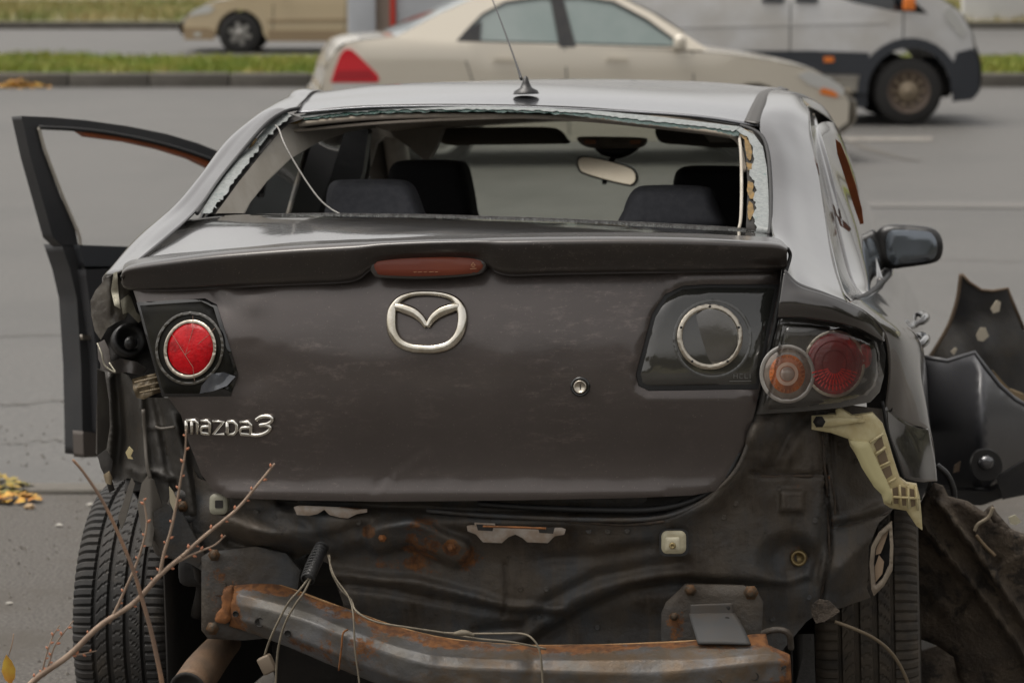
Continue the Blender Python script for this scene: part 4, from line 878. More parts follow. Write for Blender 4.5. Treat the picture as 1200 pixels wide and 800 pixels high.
# sails by the front windows and far-side items: A-pillar quarter, mirror
mo = smooth_poly([(1024, 283), (1028, 271), (1038, 264.5), (1055, 263.5), (1085, 266), (1098, 271), (1104, 281), (1105, 293), (1101, 304), (1090, 309), (1060, 313.5), (1042, 315), (1032, 309), (1026, 298)])
mirr = sheet('door_mirror', mo, 2.36, blackpl, car, step=4, thick=.09, rnd=(8, .02), label='black right door mirror', push=(0, 1, .0))
sheet('mirror_glass', smooth_poly([(1038, 282), (1042, 272), (1052, 269.5), (1085, 271), (1094, 276), (1098, 286), (1097, 299), (1088, 305.5), (1060, 309), (1047, 310), (1040, 302)]), 2.345, mirrorglass, mirr, step=5, thick=.004, rnd=(3, .003))
sheet('mirror_arm', [(1014, 279), (1030, 284), (1034, 310), (1022, 316), (1014, 314)], 2.4, blackpl, mirr, step=5, thick=.06, rnd=(4, .01))
tube('antenna_mast', [(577, 0, 1.62), (588, 28, 1.5), (604, 72, 1.32), (611, 93, 1.24)], [.0014, .0018, .0022, .004], blackpl, car, 8)
tube('antenna_mast_tip', [(545, -75, 1.9), (560, -40, 1.77), (577, 0, 1.62)], .0014, blackpl, car, 6)
lathe('antenna_base', C(616.5, 108.2, 1.22), (0, 0, 1), [(.030, -.004), (.027, .003), (.014, .010), (.009, .02), (.005, .034), (0, .038)], blackpl, car, 24)

# ---- roof
edgeR = [(889, 147, 1.085), (895, 126, 1.32), (903, 109.5, 1.68), ('x', .545, 2.2, 1.435), ('x', .55, 2.65, 1.40)]
q1_ = [(800, 134.5, 1.085), (797, 115, 1.33), (795, 104, 1.66), ('x', .30, 2.2, 1.462), ('x', .30, 2.72, 1.425)]
cen = [(617, 125, 1.085), (617, 108.5, 1.30), (618, 96.5, 1.64), ('x', -.04, 2.2, 1.475), ('x', -.02, 2.75, 1.435)]
q2_ = [(450, 124.5, 1.085), (455, 110, 1.31), (462, 98.5, 1.62), ('x', -.36, 2.2, 1.465), ('x', -.34, 2.72, 1.425)]
edgeL = [(347, 131.5, 1.085), (356, 119, 1.28), (372, 108, 1.58), ('x', -.60, 2.2, 1.445), ('x', -.58, 2.65, 1.40)]
roofp = mat('sky_lit_roof_paint', (.130, .134, .145), .26, .75, coat=1, coat_rough=.08, bump=.0004, bscale=4, col2=(.112, .115, .125), nscale=3)  # lighter, bluer copy of the body paint: pale sky sheen put into the colour
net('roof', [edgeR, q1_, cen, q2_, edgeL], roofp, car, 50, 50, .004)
# roof ditch mouldings
net('roof_moulding', [[(872, 143, 1.09), (882, 122, 1.32), (892, 108.3, 1.68), ('x', .53, 2.2, 1.44)], [(889, 146, 1.075), (896, 125, 1.30), (904, 108.5, 1.66), ('x', .553, 2.2, 1.432)]], mat('ditch_moulding', (.045, .042, .038), .5), car, 24, 4, .002)
# left roof rail and pillar down to the tail
LA = [('x', -.66, 3.1, 1.2), ('x', -.60, 2.7, 1.39), ('x', -.61, 2.2, 1.44), (372, 107.5, 1.58), (356, 118.5, 1.30), (344, 130, 1.09), (330, 134.5, 1.045), (296, 165, .89), (262, 205, .71), (233, 245, .525), (200, 276, .33), (152, 315, .12)]
LB = [('x', -.69, 3.1, 1.17), ('x', -.63, 2.7, 1.36), ('x', -.64, 2.2, 1.41), (362, 106.5, 1.6), (345, 115.5, 1.32), (331, 126, 1.12), (315, 133, 1.06), (281, 165, .91), (248, 206, .73), (218, 243, .55), (180, 277, .35), (136, 322, .16)]
LC = [('x', -.71, 3.1, 1.14), ('x', -.66, 2.7, 1.33), ('x', -.67, 2.2, 1.385), (352, 109, 1.63), (336, 116.5, 1.36), (318, 126, 1.18), (298, 139.5, 1.08), (266, 167, .94), (235, 208, .75), (205, 243, .58), (160, 282, .40), (122, 326, .22)]
LD = [('x', -.73, 3.1, 1.10), ('x', -.69, 2.7, 1.28), ('x', -.70, 2.2, 1.33), (352, 117, 1.68), (337, 124, 1.44), (319, 135, 1.30), (299, 149, 1.22), (268, 178, 1.08), (238, 220, .88), (208, 254, .72), (163, 296, .52), (125, 345, .34)]
net('left_pillar', [LA, LB, LC, LD], paint, car, 90, 20, .004, label='dented left rear pillar')
tube('left_lid_gap', [(214, 262, .50), (185, 290, .30), (160, 312, .15), (142, 325, .12)], .004, rubber, car, 6)
# left flank (out of sight from here)
def mirr_row(r): return [('x', -.86 + .0 * i, 0, 0) for i in r]
net('left_flank', [[('x', -.725, .30, .93), ('x', -.755, .62, .98), ('x', -.80, 1.2, .96), ('x', -.80, 2.0, .945)], [('x', -.735, .32, .86), ('x', -.785, .62, .88), ('x', -.84, 1.2, .87), ('x', -.85, 2.0, .87)], [('x', -.74, .36, .76), ('x', -.79, .62, .76), ('x', -.86, 1.2, .74), ('x', -.88, 2.0, .74)], [('x', -.745, .42, .66), ('x', -.78, .7, .66), ('x', -.84, 1.25, .5), ('x', -.86, 2.0, .48)], [('x', -.80, 1.2, .28), ('x', -.81, 1.3, .25), ('x', -.83, 1.5, .24), ('x', -.85, 2.0, .24)]], paint, car, 30, 20, .004)
lw = [('x', -.66, 1.62, 1.32), ('x', -.66, 1.25, 1.26), ('x', -.70, 1.0, 1.12), ('x', -.76, .82, 1.0), ('x', -.79, 1.3, .96), ('x', -.79, 1.95, .95), ('x', -.68, 2.0, 1.34)]
# side glass of the closed rear left door
net('left_rear_window', [[('x', -.70, .95, 1.14), ('x', -.69, 1.2, 1.27), ('x', -.68, 1.6, 1.34), ('x', -.67, 2.0, 1.35)], [('x', -.75, .92, 1.06), ('x', -.75, 1.2, 1.14), ('x', -.74, 1.6, 1.16), ('x', -.735, 2.0, 1.16)], [('x', -.79, .9, .98), ('x', -.795, 1.2, .97), ('x', -.795, 1.6, .96), ('x', -.79, 2.0, .955)]], tintglass, car, 20, 10, .004)
tube('window_divider', [('x', -.70, 1.32, 1.30), ('x', -.755, 1.22, 1.14), ('x', -.79, 1.12, .97)], .016, blackpl, car, 6)
# front end (mostly hidden): hood, wings
net('hood', [[('x', -.74, 3.55, .965), ('x', -.76, 3.9, .90), ('x', -.70, 4.15, .82)], [('x', 0, 3.5, 1.0), ('x', 0, 3.85, .96), ('x', 0, 4.2, .88)], [('x', .74, 3.55, .965), ('x', .76, 3.9, .90), ('x', .70, 4.15, .82)]], paint, car, 20, 20, .004)
net('dashboard', [[('x', -.68, 3.5, .98), ('x', -.68, 3.1, .96), ('x', -.68, 2.85, .88)], [('x', 0, 3.5, .99), ('x', 0, 3.1, .97), ('x', 0, 2.85, .88)], [('x', .68, 3.5, .98), ('x', .68, 3.1, .96), ('x', .68, 2.85, .88)]], seatdark, car, 12, 12, .01)
net('windscreen', [[('x', -.60, 2.70, 1.385), ('x', -.66, 3.1, 1.19), ('x', -.72, 3.5, .98)], [('x', -.3, 2.76, 1.42), ('x', -.33, 3.17, 1.22), ('x', -.36, 3.58, .995)], [('x', 0, 2.78, 1.425), ('x', 0, 3.2, 1.225), ('x', 0, 3.6, 1.0)], [('x', .3, 2.76, 1.42), ('x', .33, 3.17, 1.22), ('x', .36, 3.58, .995)], [('x', .60, 2.70, 1.385), ('x', .66, 3.1, 1.19), ('x', .72, 3.5, .98)]], windscreen_m, car, 20, 30, .0)
for s in (-1, 1): tube('windscreen_pillar', [('x', s * .585, 2.65, 1.385), ('x', s * .65, 3.1, 1.175), ('x', s * .73, 3.52, .97)], .035, beige_tr, car, 8)
# ---- cabin
net('headliner', [[('x', -.56, 1.1, 1.335), ('x', -.57, 1.8, 1.385), ('x', -.56, 2.66, 1.355)], [('x', -.3, 1.085, 1.35), ('x', -.3, 1.8, 1.415), ('x', -.3, 2.7, 1.375)], [('x', 0, 1.08, 1.353), ('x', 0, 1.8, 1.425), ('x', 0, 2.72, 1.38)], [('x', .3, 1.085, 1.345), ('x', .3, 1.8, 1.41), ('x', .3, 2.7, 1.372)], [('x', .53, 1.1, 1.315), ('x', .54, 1.8, 1.375), ('x', .54, 2.66, 1.35)]], headl, car, 30, 30, .006)
# left sail trim, bright, from the glass edge forward
trimL = [(336, 143), (329, 151), (308, 178), (280, 213), (253, 250), (286, 250), (292, 238), (312, 213), (340, 186), (372, 167), (410, 154), (440, 150), (440, 141), (380, 138), (345, 139)]
sheet('pillar_trim', trimL, lambda x, y: .50 + (250 - y) * .0052 + (x - (247 + (250 - y) * .79)) * .0045, beige_tr, car, step=6, thick=.008, label='pale pillar trim beside the left of the rear window')
sheet('left_door_glass', [(278, 256), (300, 222), (335, 188), (380, 163), (432, 148), (428, 200), (412, 256)], 0, mat('smoked_door_glass', (.016, .016, .018), .6, spec=.1), car, step=8, thick=.004, fn=lambda x, y, Yv: CP(x, y, (-.765, 0, 0), (1, 0, 0)), push=(-1, 0, 0))
sheet('pillar_trim', [(405, 150), (432, 152), (425, 200), (410, 252), (372, 252), (388, 205)], 1.95, blackpl, car, step=6, thick=.05, label='black centre pillar')
sheet('pillar_trim', [(430, 150), (520, 150), (510, 175), (500, 190), (478, 172), (466, 163), (452, 160), (440, 168), (432, 195), (424, 198), (418, 180), (422, 158)], 2.5, beige_tr, car, step=6, thick=.04, label='beige windscreen pillar trim')
sheet('pillar_trim', [(418, 150), (432, 150), (432, 196), (424, 252), (410, 252), (416, 200)], 2.02, mat('belt_grey', (.07, .066, .058), .8), car, step=6, thick=.02)
# opposite (right) side trim, dark inner surfaces
sheet('pillar_trim', [(868, 150), (876, 160), (879, 200), (878, 262), (892, 266), (893, 200), (889, 165), (880, 152)], lambda x, y: .62 + (265 - y) * .004, beige_tr, car, step=4, thick=.01, label='beige trim edge at the right of the rear window')
net('right_inner_trim', [[(870, 152, 1.05), (877, 185, .9), (879, 225, .74), (880, 262, .60)], [('x', .60, 1.35, 1.34), ('x', .62, 1.25, 1.22), ('x', .64, 1.15, 1.12), ('x', .66, 1.0, 1.02)], [('x', .60, 2.0, 1.35), ('x', .66, 2.0, 1.22), ('x', .69, 2.0, 1.12), ('x', .71, 2.0, 1.0)]], mat('dark_trim', (.03, .028, .026), .8), car, 16, 16, .006)
# parcel shelf, rear seat, front seats
net('parcel_shelf', [[('x', -.56, .53, 1.105), ('x', -.56, .8, 1.085), ('x', -.55, 1.15, 1.06)], [('x', 0, .50, 1.10), ('x', 0, .8, 1.085), ('x', 0, 1.15, 1.06)], [('x', .56, .53, 1.07), ('x', .56, .8, 1.07), ('x', .55, 1.15, 1.05)]], seatdark, car, 12, 12, .01)
box('rear_seat_back', (0, 1.26, .86), (1.24, .16, .44), seatdark, car, .05)
def headrest(name, poly, Y, thick, m, parent, r=(14, .05)):
    o = sheet(name, smooth_poly(poly, 60), Y, m, parent, step=5, thick=thick, rnd=r); return o
headrest('headrest', [(384, 262), (382, 240), (384, 222), (390, 213), (402, 210.5), (440, 210), (466, 211), (478, 216), (485, 228), (492, 248), (496, 262), (440, 266)], 1.22, .06, seatdark, car)
headrest('headrest', [(727, 268), (731, 245), (738, 228), (748, 219), (765, 217), (800, 217), (825, 219), (834, 225), (841, 245), (846, 268), (790, 272)], 1.22, .06, seatdark, car)
headrest('headrest', [(450, 275), (452, 235), (455, 205), (460, 193), (472, 188), (500, 187), (530, 188), (542, 194), (548, 215), (553, 245), (555, 275), (500, 280)], 1.98, .09, seatblack, car)
headrest('headrest', [(785, 275), (787, 235), (790, 208), (796, 198), (808, 194.5), (840, 194), (870, 195), (882, 200), (888, 225), (890, 275), (840, 280)], 1.98, .09, seatblack, car)
for s in (-1, 1): box('front_seat', (s * .37, 2.08, .86), (.46, .16, .52), seatblack, car, .06)
# visors, console, interior mirror
sheet('sun_visor', smooth_poly([(513, 163), (516, 154), (530, 150), (580, 149), (640, 149), (656, 153), (664, 162), (666, 168), (640, 169), (560, 170), (525, 170)], 60), 2.60, visorm, car, step=5, thick=.018, rnd=(3, .006))
sheet('sun_visor', smooth_poly([(768, 152), (775, 149), (820, 152), (862, 157), (880, 164), (884, 172), (840, 173), (800, 170), (778, 168), (770, 162)], 60), 2.58, visorm, car, step=5, thick=.018, rnd=(3, .006))
sheet('visor_mirror', [(824, 157), (850, 160), (860, 167), (832, 167)], 2.565, beige_tr, car, step=4, thick=.004)
con = sheet('roof_console', smooth_poly([(676, 162), (690, 160), (748, 161), (757, 164), (752, 172), (735, 174), (700, 174), (684, 171)], 40), 2.56, headl, car, step=4, thick=.04, rnd=(3, .01))
sheet('reading_lamp', [(684, 164), (698, 164), (698, 169), (686, 169)], 2.552, mat('warm_lens', (.50, .22, .10), .3), con, step=3, thick=.004); sheet('reading_lamp', [(738, 164), (752, 164), (750, 169), (738, 169)], 2.552, MATS['warm_lens'], con, step=3, thick=.004)
sheet('sensor_cover', smooth_poly([(700, 172), (745, 172), (741, 180), (726, 186), (714, 184), (703, 180)], 30), 2.575, blackpl, car, step=4, thick=.03, rnd=(3, .008))
rv = sheet('rear_view_mirror', smooth_poly([(675, 190), (678, 184), (688, 182.5), (712, 187), (738, 195), (745, 201), (747, 210), (743, 217), (735, 218), (705, 211), (683, 204), (677, 198)], 70), 2.55, blackpl, car, step=4, thick=.035, rnd=(3, .008))
sheet('mirror_glass', smooth_poly([(677.5, 190), (680, 185.5), (689, 184.5), (712, 189), (736, 196.5), (743, 202), (744.5, 209.5), (741, 215), (734, 215.5), (706, 209), (684, 202), (679, 197)], 60), lambda x, y: 2.546 + 9e-5 * (200 - y), rvglass, rv, step=4, thick=.003)
tube('mirror_stem', [(722, 182, 2.60), (716, 188, 2.58)], .008, blackpl, rv, 8)
sheet('mirror_tab', [(705, 210), (712, 212), (710, 216), (706, 216)], 2.56, blackpl, rv, step=3, thick=.01)
# hanging cable
tube('loose_cable', [(323, 147, .95), (327, 152, .90), (333, 168, .86), (345, 190, .84), (360, 214, .82), (375, 234, .80), (388, 245, .79), (399, 251, .78)], .0018, mat('grey_cable', (.26, .25, .23), .5), car, 8, 50)
# ---- rear window opening: glass remnants, adhesive, seals
def jag(pts, amp, n, seed):
    r = random.Random(seed); P_ = cr([tuple(p) for p in pts], n); return [(x + r.uniform(-amp, amp), y + r.uniform(-amp, amp)) for x, y in P_]
wy = lambda x, y: 1.085 - .0038 * np.clip(y - 135, 0, 200) * (1.0)
def wyy(x, y):
    y = np.asarray(y, float); x = np.asarray(x, float)
    yt = 124 + ((x - 600) / 290.) ** 2 * 18
    return np.clip(1.088 - (y - yt) * .0047, .5, 1.1)
gw = empty('rear_window_glass'); gw.parent = car; gw['label'] = 'jagged remnants of the smashed rear window'
# right strip
outer = [(900, 273), (901, 250), (900.5, 225), (898.5, 195), (894, 172), (884, 158), (868, 149)]
inner = jag([(862, 153), (874, 160), (880, 168), (883, 185), (881, 195), (877, 203), (883, 212), (886, 222), (883, 232), (886, 243), (883, 254), (886, 266), (884, 274)], 1.4, 46, 4)
sheet('glass_remnant', outer + inner, wyy, glassedge, gw, step=4, thick=.005)
# top strip
topo = [(868, 148.5), (820, 142.5), (760, 135.5), (700, 130), (640, 126.5), (580, 125), (520, 124.8), (450, 126), (400, 129), (352, 135)]
topi = jag([(352, 138.5), (400, 132.5), (450, 129.6), (520, 128.3), (580, 128.6), (640, 130), (700, 134), (735, 139), (790, 145), (830, 149), (860, 154)], .9, 130, 6)
sheet('glass_remnant', topo + topi, lambda x, y: wyy(x, y) - .002, glassedge, gw, step=3, thick=.004)
tpi2 = jag([(352, 141.5), (400, 136), (450, 132.6), (520, 131), (580, 131.5), (640, 133), (700, 138), (735, 143.5), (790, 149), (830, 152.5), (866, 160)], 1.1, 140, 8)
sheet('glass_edge', topo + tpi2, lambda x, y: wyy(x, y) + .004, glassedgedark, gw, step=3, thick=.004)
tube('window_seal', [(345, 133, 1.09), (400, 126.5, 1.09), (450, 124, 1.09), (520, 122.8, 1.09), (617, 124, 1.09), (700, 127.5, 1.09), (800, 137, 1.09), (868, 147, 1.08)], .0018, rubber, gw, 6, 60)
tube('window_seal', [(868, 147, 1.08), (885, 153.5, 1.04), (895, 163, .98), (900, 180, .90), (902.5, 205, .80), (903.5, 235, .66), (903, 262, .53), (901, 275, .47)], .0042, rubber, gw, 8, 50)
# left strip
lo_ = [(330, 137), (318, 148), (296, 172), (272, 202), (250, 232), (232, 255), (226, 250), (238, 232), (262, 198), (286, 168), (306, 146), (322, 134), (340, 131)]
li_ = jag([(343, 136), (324, 150), (305, 171), (285, 199), (263, 229), (246, 250)], 2.0, 54, 12) + [(235, 250), (247, 229), (266, 203), (298, 165), (318, 143), (334, 131)]
sheet('glass_remnant', li_, lambda x, y: 1.04 - (y - 137) * .0046, glassedge, gw, step=3, thick=.005)
tube('window_seal', [(350, 127, 1.10), (334, 131, 1.05), (316, 142, .98), (296, 163, .88), (264, 203, .75), (244, 230, .62), (231, 250, .5)], .0045, rubber, gw, 8, 50)
sheet('window_flange', [(340, 134), (330, 142), (305, 166), (282, 195), (258, 228), (240, 251), (254, 251), (276, 217), (302, 184), (326, 156), (338, 145), (356, 139)], lambda x, y: 1.07 - (y - 137) * .0046, darkvoid, gw, step=4, thick=.006)
sheet('glass_remnant', jag([(268, 212), (272, 203), (279, 196), (288, 190), (288, 197), (283, 204), (277, 211), (270, 215), (268, 212)], .6, 26, 3), .80, glassedge, gw, step=3, thick=.004)
sheet('adhesive', jag([(330, 139), (348, 140), (356, 138), (350, 144), (334, 146), (330, 139)], .6, 20, 2), 1.07, foam, gw, step=3, thick=.006)
tube('adhesive', [(322, 148, 1.03), (300, 172, .92), (276, 202, .78), (255, 230, .65)], [.003, .002, .004, .002, .0035], foam, gw, 6, 30)
for k_, (a_, b_3) in enumerate((((300, 163), (291, 176)), ((268, 198), (262, 208)), ((248, 228), (240, 240)))):
    tube('adhesive', [(a_[0], a_[1], .9 - k_ * .1), (b_3[0], b_3[1], .87 - k_ * .1)], .003, foam, gw, 6)
# right dark gap with yellow foam
sheet('window_flange', [(866, 152), (878, 156), (888, 165), (892, 190), (893, 225), (892, 272), (874, 272), (876, 225), (876, 190), (872, 165)], lambda x, y: wyy(x, y) + .016, darkvoid, gw, step=5, thick=.006)
for seed_, pts_ in ((3, [(858, 150), (868, 150), (877, 154), (878, 160), (872, 163), (866, 157), (856, 155)]), (4, [(873, 163), (879, 166), (881, 178), (879, 188), (875, 184), (873, 172)]), (5, [(875, 190), (882, 193), (880, 199), (876, 198)]), (6, [(876, 212), (883, 215), (882, 224), (886, 230), (880, 233), (876, 226)]), (7, [(877, 236), (882, 239), (883, 250), (878, 258), (876, 247)])):
    sheet('adhesive', jag(pts_ + pts_[:1], .6, 26, seed_), lambda x, y: wyy(x, y) + .006, foam, gw, step=3, thick=.012)
tube('trim_edge', [(866, 158, 1.02), (868, 175, .95), (869, 200, .84), (869, 235, .68), (868, 258, .60), (866, 268, .56)], .0035, beige_tr, gw, 8, 40)
tube('headliner_edge', [(350, 146, 1.075), (400, 140.5, 1.08), (450, 137, 1.085), (520, 135.5, 1.085), (617, 136.5, 1.085), (700, 141, 1.085), (790, 150.5, 1.08), (845, 157.5, 1.07), (862, 163, 1.05), (869, 176, 1.0), (873, 200, .88)], [.006] * 8 + [.005, .0045, .004], headl, gw, 8, 90)
# glass crumbs on deck and shelf
def crumbs():
    r = np.random.RandomState(4); V = []; Fc = []
    P_ = []
    for _ in range(2600):
        px = r.uniform(330, 885); t = r.rand() ** 1.6; y0_ = np.interp(px, [282, 380, 500, 620, 750, 850, 903], [251.5, 252, 254, 257.5, 263, 268.5, 273]); P_.append((px, y0_ + t * 9 - .3, .51 - t * .13, r.uniform(.0006, .0022)))
    for px, py, Y, s in P_:
        c = C(px, py, Y) + np.array([0, 0, s * .4]); k = len(V); a = r.rand() * 6
        V += [c + s * np.array([math.cos(a + q), math.sin(a + q), 0]) for q in (0, 2.1, 4.2)] + [c + np.array([0, 0, s])]; Fc += [(k, k + 1, k + 3), (k + 1, k + 2, k + 3), (k + 2, k, k + 3)]
    o = mesh_obj('glass_crumbs', V, Fc, mat('crumb_glass', (.07, .075, .07), .35, spec=.5), car, False); o['kind'] = 'stuff'
crumbs()
sheet('shelf_edge', [(300, 250.5), (380, 249.5), (500, 251), (620, 254.5), (750, 260), (850, 265.5), (880, 268), (880, 276), (850, 272), (750, 267.5), (650, 263.5), (560, 262), (480, 258.5), (400, 256), (350, 254)], lambda x, y: .56 - (y - 251) * .01 * 0 - .0, mat('black_ceramic_band', (.075, .072, .070), .5, col2=(.14, .135, .13), nscale=90, bump=.001, bscale=200), car, step=4, thick=.006)

# ---- open front left door (swung on its hinge)
hin = np.array([-.83, 3.15, .9]); tip = np.array([-1.53, 2.28, .9]); dd = tip - hin; nrm = np.array([dd[1], -dd[0], 0]); nrm /= np.linalg.norm(nrm)
def on_door(off=0.0):
    return lambda x, y, Yv: CP(x, y, hin - nrm * off + 0, nrm)
pushd = (nrm if nrm[1] > 0 else -nrm)
door = empty('front_door'); door.parent = car; door['label'] = 'open front left door'
fr_out = [(25, 136), (60, 137.5), (100, 141), (150, 148), (195, 157), (232, 168), (270, 183), (300, 200), (300, 212), (262, 195), (225, 181), (180, 168), (130, 158), (90, 152), (44, 149.5), (50, 175), (70, 228), (88, 268), (92, 288), (82, 290), (72, 288), (62, 278), (50, 235), (36, 185)]
sheet('window_frame', fr_out, 0, doordark, door, step=5, fn=on_door(), thick=.05, push=tuple(pushd), rnd=None)
tube('window_seal', [(CP(x, y, hin - nrm * 0, nrm) - pushd * .008) for x, y in [(44, 149.5), (90, 152), (130, 157), (180, 167), (225, 180), (262, 194)]], .006, rubber, door, 6, 40)
tube('window_seal', [(CP(x, y, hin, nrm) - pushd * .006) for x, y in [(44, 149.5), (52, 178), (72, 230), (90, 272), (93, 288)]], .005, beige_tr, door, 6, 30)
sheet('inner_trim_edge', [(93, 153), (103, 160), (150, 166), (190, 175), (225, 186), (258, 202), (258, 195), (225, 181), (180, 168), (130, 158)], 0, interior_brown, door, step=4, fn=on_door(.0), thick=.03, push=tuple(pushd))
sheet('door_shell', [(72, 286), (92, 287), (150, 289), (190, 291), (210, 310), (210, 420), (200, 520), (120, 532), (97, 533), (95, 430), (90, 350), (82, 315)], 0, doordark, door, step=9, fn=on_door(.0), thick=.09, push=tuple(pushd))
sheet('door_top_trim', [(93, 287), (150, 289), (200, 291), (200, 312), (150, 312), (100, 312)], 0, mat('door_grey_trim', (.040, .043, .048), .5), door, step=7, fn=lambda x, y, Y: CP(x, y, hin - pushd * .03, nrm), thick=.03, push=tuple(pushd), rnd=(6, .0))
sheet('door_card', [(100, 316), (150, 314), (200, 314), (200, 500), (118, 512), (114, 420)], 0, mat('door_card_dark', (.022, .022, .024), .7), door, step=9, fn=lambda x, y, Y: CP(x, y, hin - pushd * .04, nrm), thick=.04, push=tuple(pushd))
tube('door_seal', [(CP(x, y, hin, nrm) - pushd * .012) for x, y in [(91, 292), (99, 330), (103, 370), (108, 430), (112, 490), (114, 520)]], .008, rubber, door, 8, 40)
sheet('latch_plate', [(96, 392), (108, 393), (109, 398), (97, 398)], 0, bezel, door, step=3, fn=lambda x, y, Y: CP(x, y, hin - pushd * .02, nrm), thick=.01, push=tuple(pushd))
sheet('door_lower_edge', [(97, 505), (118, 508), (118, 535), (98, 536)], 0, mat('door_edge_brown', (.07, .058, .05), .6), door, step=5, fn=lambda x, y, Y: CP(x, y, hin - pushd * .03, nrm), thick=.05, push=tuple(pushd))
# ---- rear body panel under the lid
def step_rel(x, y, poly, wpx, amp):
    d, s = seg_dist(x, y, poly, False); return amp * (1 / (1 + np.exp(-np.clip(s * d / wpx, -30, 30))) - .5)
def ridge(x, y, poly, wpx, amp):
    d, _ = seg_dist(x, y, poly, False); return amp * np.exp(-(d / wpx) ** 2)
def tent(x, y, poly, wpx, amp):
    d, _ = seg_dist(x, y, poly, False); return amp * np.clip(1 - d / wpx, 0, 1)
def blob(x, y, cx, cy, rx, ry, amp, soft=.35):
    q = np.sqrt(((x - cx) / rx) ** 2 + ((y - cy) / ry) ** 2); return amp * (1 - sm(q, 1 - soft, 1 + soft))
def Yrear(x, y):
    u = (x - 520) / 400.
    Y = .105 + .10 * np.abs(u) ** 2.6
    # upper sill: shelf that runs back under the lid, then the main wall below it
    Y = Y + .035 * sm(y, 612, 660) * (1 - sm(x, 700, 800)) + .03 * sm(y, 690, 740)
    Y = Y + ridge(x, y, [(330, 598), (460, 612), (600, 612), (700, 612), (780, 608), (830, 588), (862, 552), (880, 505), (890, 482)], 9, -.016)
    Y = Y + ridge(x, y, [(330, 588), (600, 598), (760, 598), (815, 580), (846, 552), (868, 500)], 5, .02)
    # right swelling: broad panel with a rolled lower edge
    Y = Y + step_rel(x, y, [(600, 760), (645, 735), (690, 708), (735, 688), (785, 678), (850, 681), (925, 684), (950, 676), (960, 640), (962, 610)], 1.8, -.045)
    Y = Y + ridge(x, y, [(700, 640), (770, 622), (820, 598), (860, 560), (885, 520)], 16, -.018)
    Y = Y + ridge(x, y, [(640, 742), (690, 708), (740, 690), (800, 684)], 9, .012)
    # dimple with nut, square boss
    Y = Y + blob(x, y, 926, 655, 30, 25, .040, .45) + (-.024 * (1 - sm(np.maximum(np.abs(x - 928) / 14, np.abs(y - 587) / 13), .8, 1.15)))
    # pod in the middle
    _dp = seg_dist(x, y, [(446, 630), (480, 622), (520, 640), (536, 646)], False)[0]; Y = Y - .036 * (1 - sm(_dp, 9, 22)) + ridge(x, y, [(462, 640), (490, 648), (512, 660)], 6, .008)
    # buckles on the left and centre
    Y = Y + tent(x, y, [(300, 620), (340, 640), (380, 645), (420, 632)], 14, -.022) + tent(x, y, [(395, 672), (440, 678), (490, 682), (560, 700), (600, 712), (660, 714)], 9, -.020) + tent(x, y, [(400, 684), (450, 690), (560, 712), (660, 722)], 8, .014)
    Y = Y + tent(x, y, [(560, 740), (610, 735), (650, 700), (700, 676), (760, 664), (800, 660)], 12, .016) + tent(x, y, [(640, 655), (700, 650), (760, 640)], 10, .010) + tent(x, y, [(815, 700), (800, 690)], 6, .004)
    Y = Y + blob(x, y, 340, 655, 40, 20, .035) + blob(x, y, 330, 612, 70, 14, -.012)
    Y = Y + ridge(x, y, [(300, 560), (345, 600), (390, 640), (402, 700)], 7, .010)
    Y = Y + ridge(x, y, [(592, 660), (594, 700), (590, 720)], 2.2, .010) + tent(x, y, [(250, 600), (300, 622), (350, 630), (400, 618)], 22, -.028) + tent(x, y, [(268, 634), (320, 648), (352, 652), (376, 646)], 10, .03)
    # seams right
    Y = Y + ridge(x, y, [(878, 553), (895, 557), (925, 556), (950, 557), (968, 554)], 2.0, .016) + ridge(x, y, [(963, 488), (966, 545), (971, 600), (972, 650), (962, 705)], 2.6, .022) + ridge(x, y, [(972, 488), (976, 545), (980, 600)], 2.2, .014) + ridge(x, y, [(969, 560), (972, 590)], 5, -.02) + ridge(x, y, [(975, 618), (1000, 613), (1035, 602), (1052, 592)], 2.2, .014) + ridge(x, y, [(975, 608), (1000, 604), (1035, 592)], 3, -.012)
    Y = Y + blob(x, y, 905, 520, 30, 26, -.018) + blob(x, y, 1010, 560, 26, 34, .016) + step_rel(x, y, [(955, 500), (966, 600), (960, 700)], 6, -.02) * 0
    Y = Y + .11 * np.clip((x - 965) / 110., 0, 1) ** 1.7
    Y = Y + tent(x, y, [(985, 664), (1000, 650), (1040, 616)], 34, -.045) + tent(x, y, [(885, 500), (912, 488)], 26, -.03) + tent(x, y, [(905, 548), (930, 500), (945, 488)], 12, .02)
    # left buckled side
    Y = Y + .05 * sm(300 - x, 40, 140) + .012 * crumple(x, y, 46, 9) * sm(330 - x, 0, 120)
    Y = Y + .003 * crumple(x, y, 60, 12, .8) + .0018 * vnoise(x, y, 34, 5) + .0012 * vnoise(x, y, 13, 6)
    return Y
def rust_rear(x, y):
    r = blob(x, y, 492, 632, 22, 24, .5, .6) + blob(x, y, 432, 623, 8, 8, .8) + blob(x, y, 686 / 1.0 - 157, 641, 9, 9, .9) + blob(x, y, 500, 655, 70, 14, .2, .8)
    r += blob(x, y, 552, 655, 14, 20, .45, .8) + ridge(x, y, [(878, 556), (972, 556)], 6, .16) + ridge(x, y, [(966, 490), (972, 600), (974, 650), (962, 705)], 7, .2) + ridge(x, y, [(975, 612), (1035, 600)], 7, .16)
    r += blob(x, y, 928, 586, 18, 18, .25, .6) + blob(x, y, 935, 650, 16, 16, .35, .6) + blob(x, y, 760, 610, 60, 18, .2, .8) + ridge(x, y, [(400, 640), (450, 660), (520, 672)], 12, .25) + ridge(x, y, [(330, 598), (420, 606), (600, 615)], 6, .22)
    return np.clip(r, 0, 1)
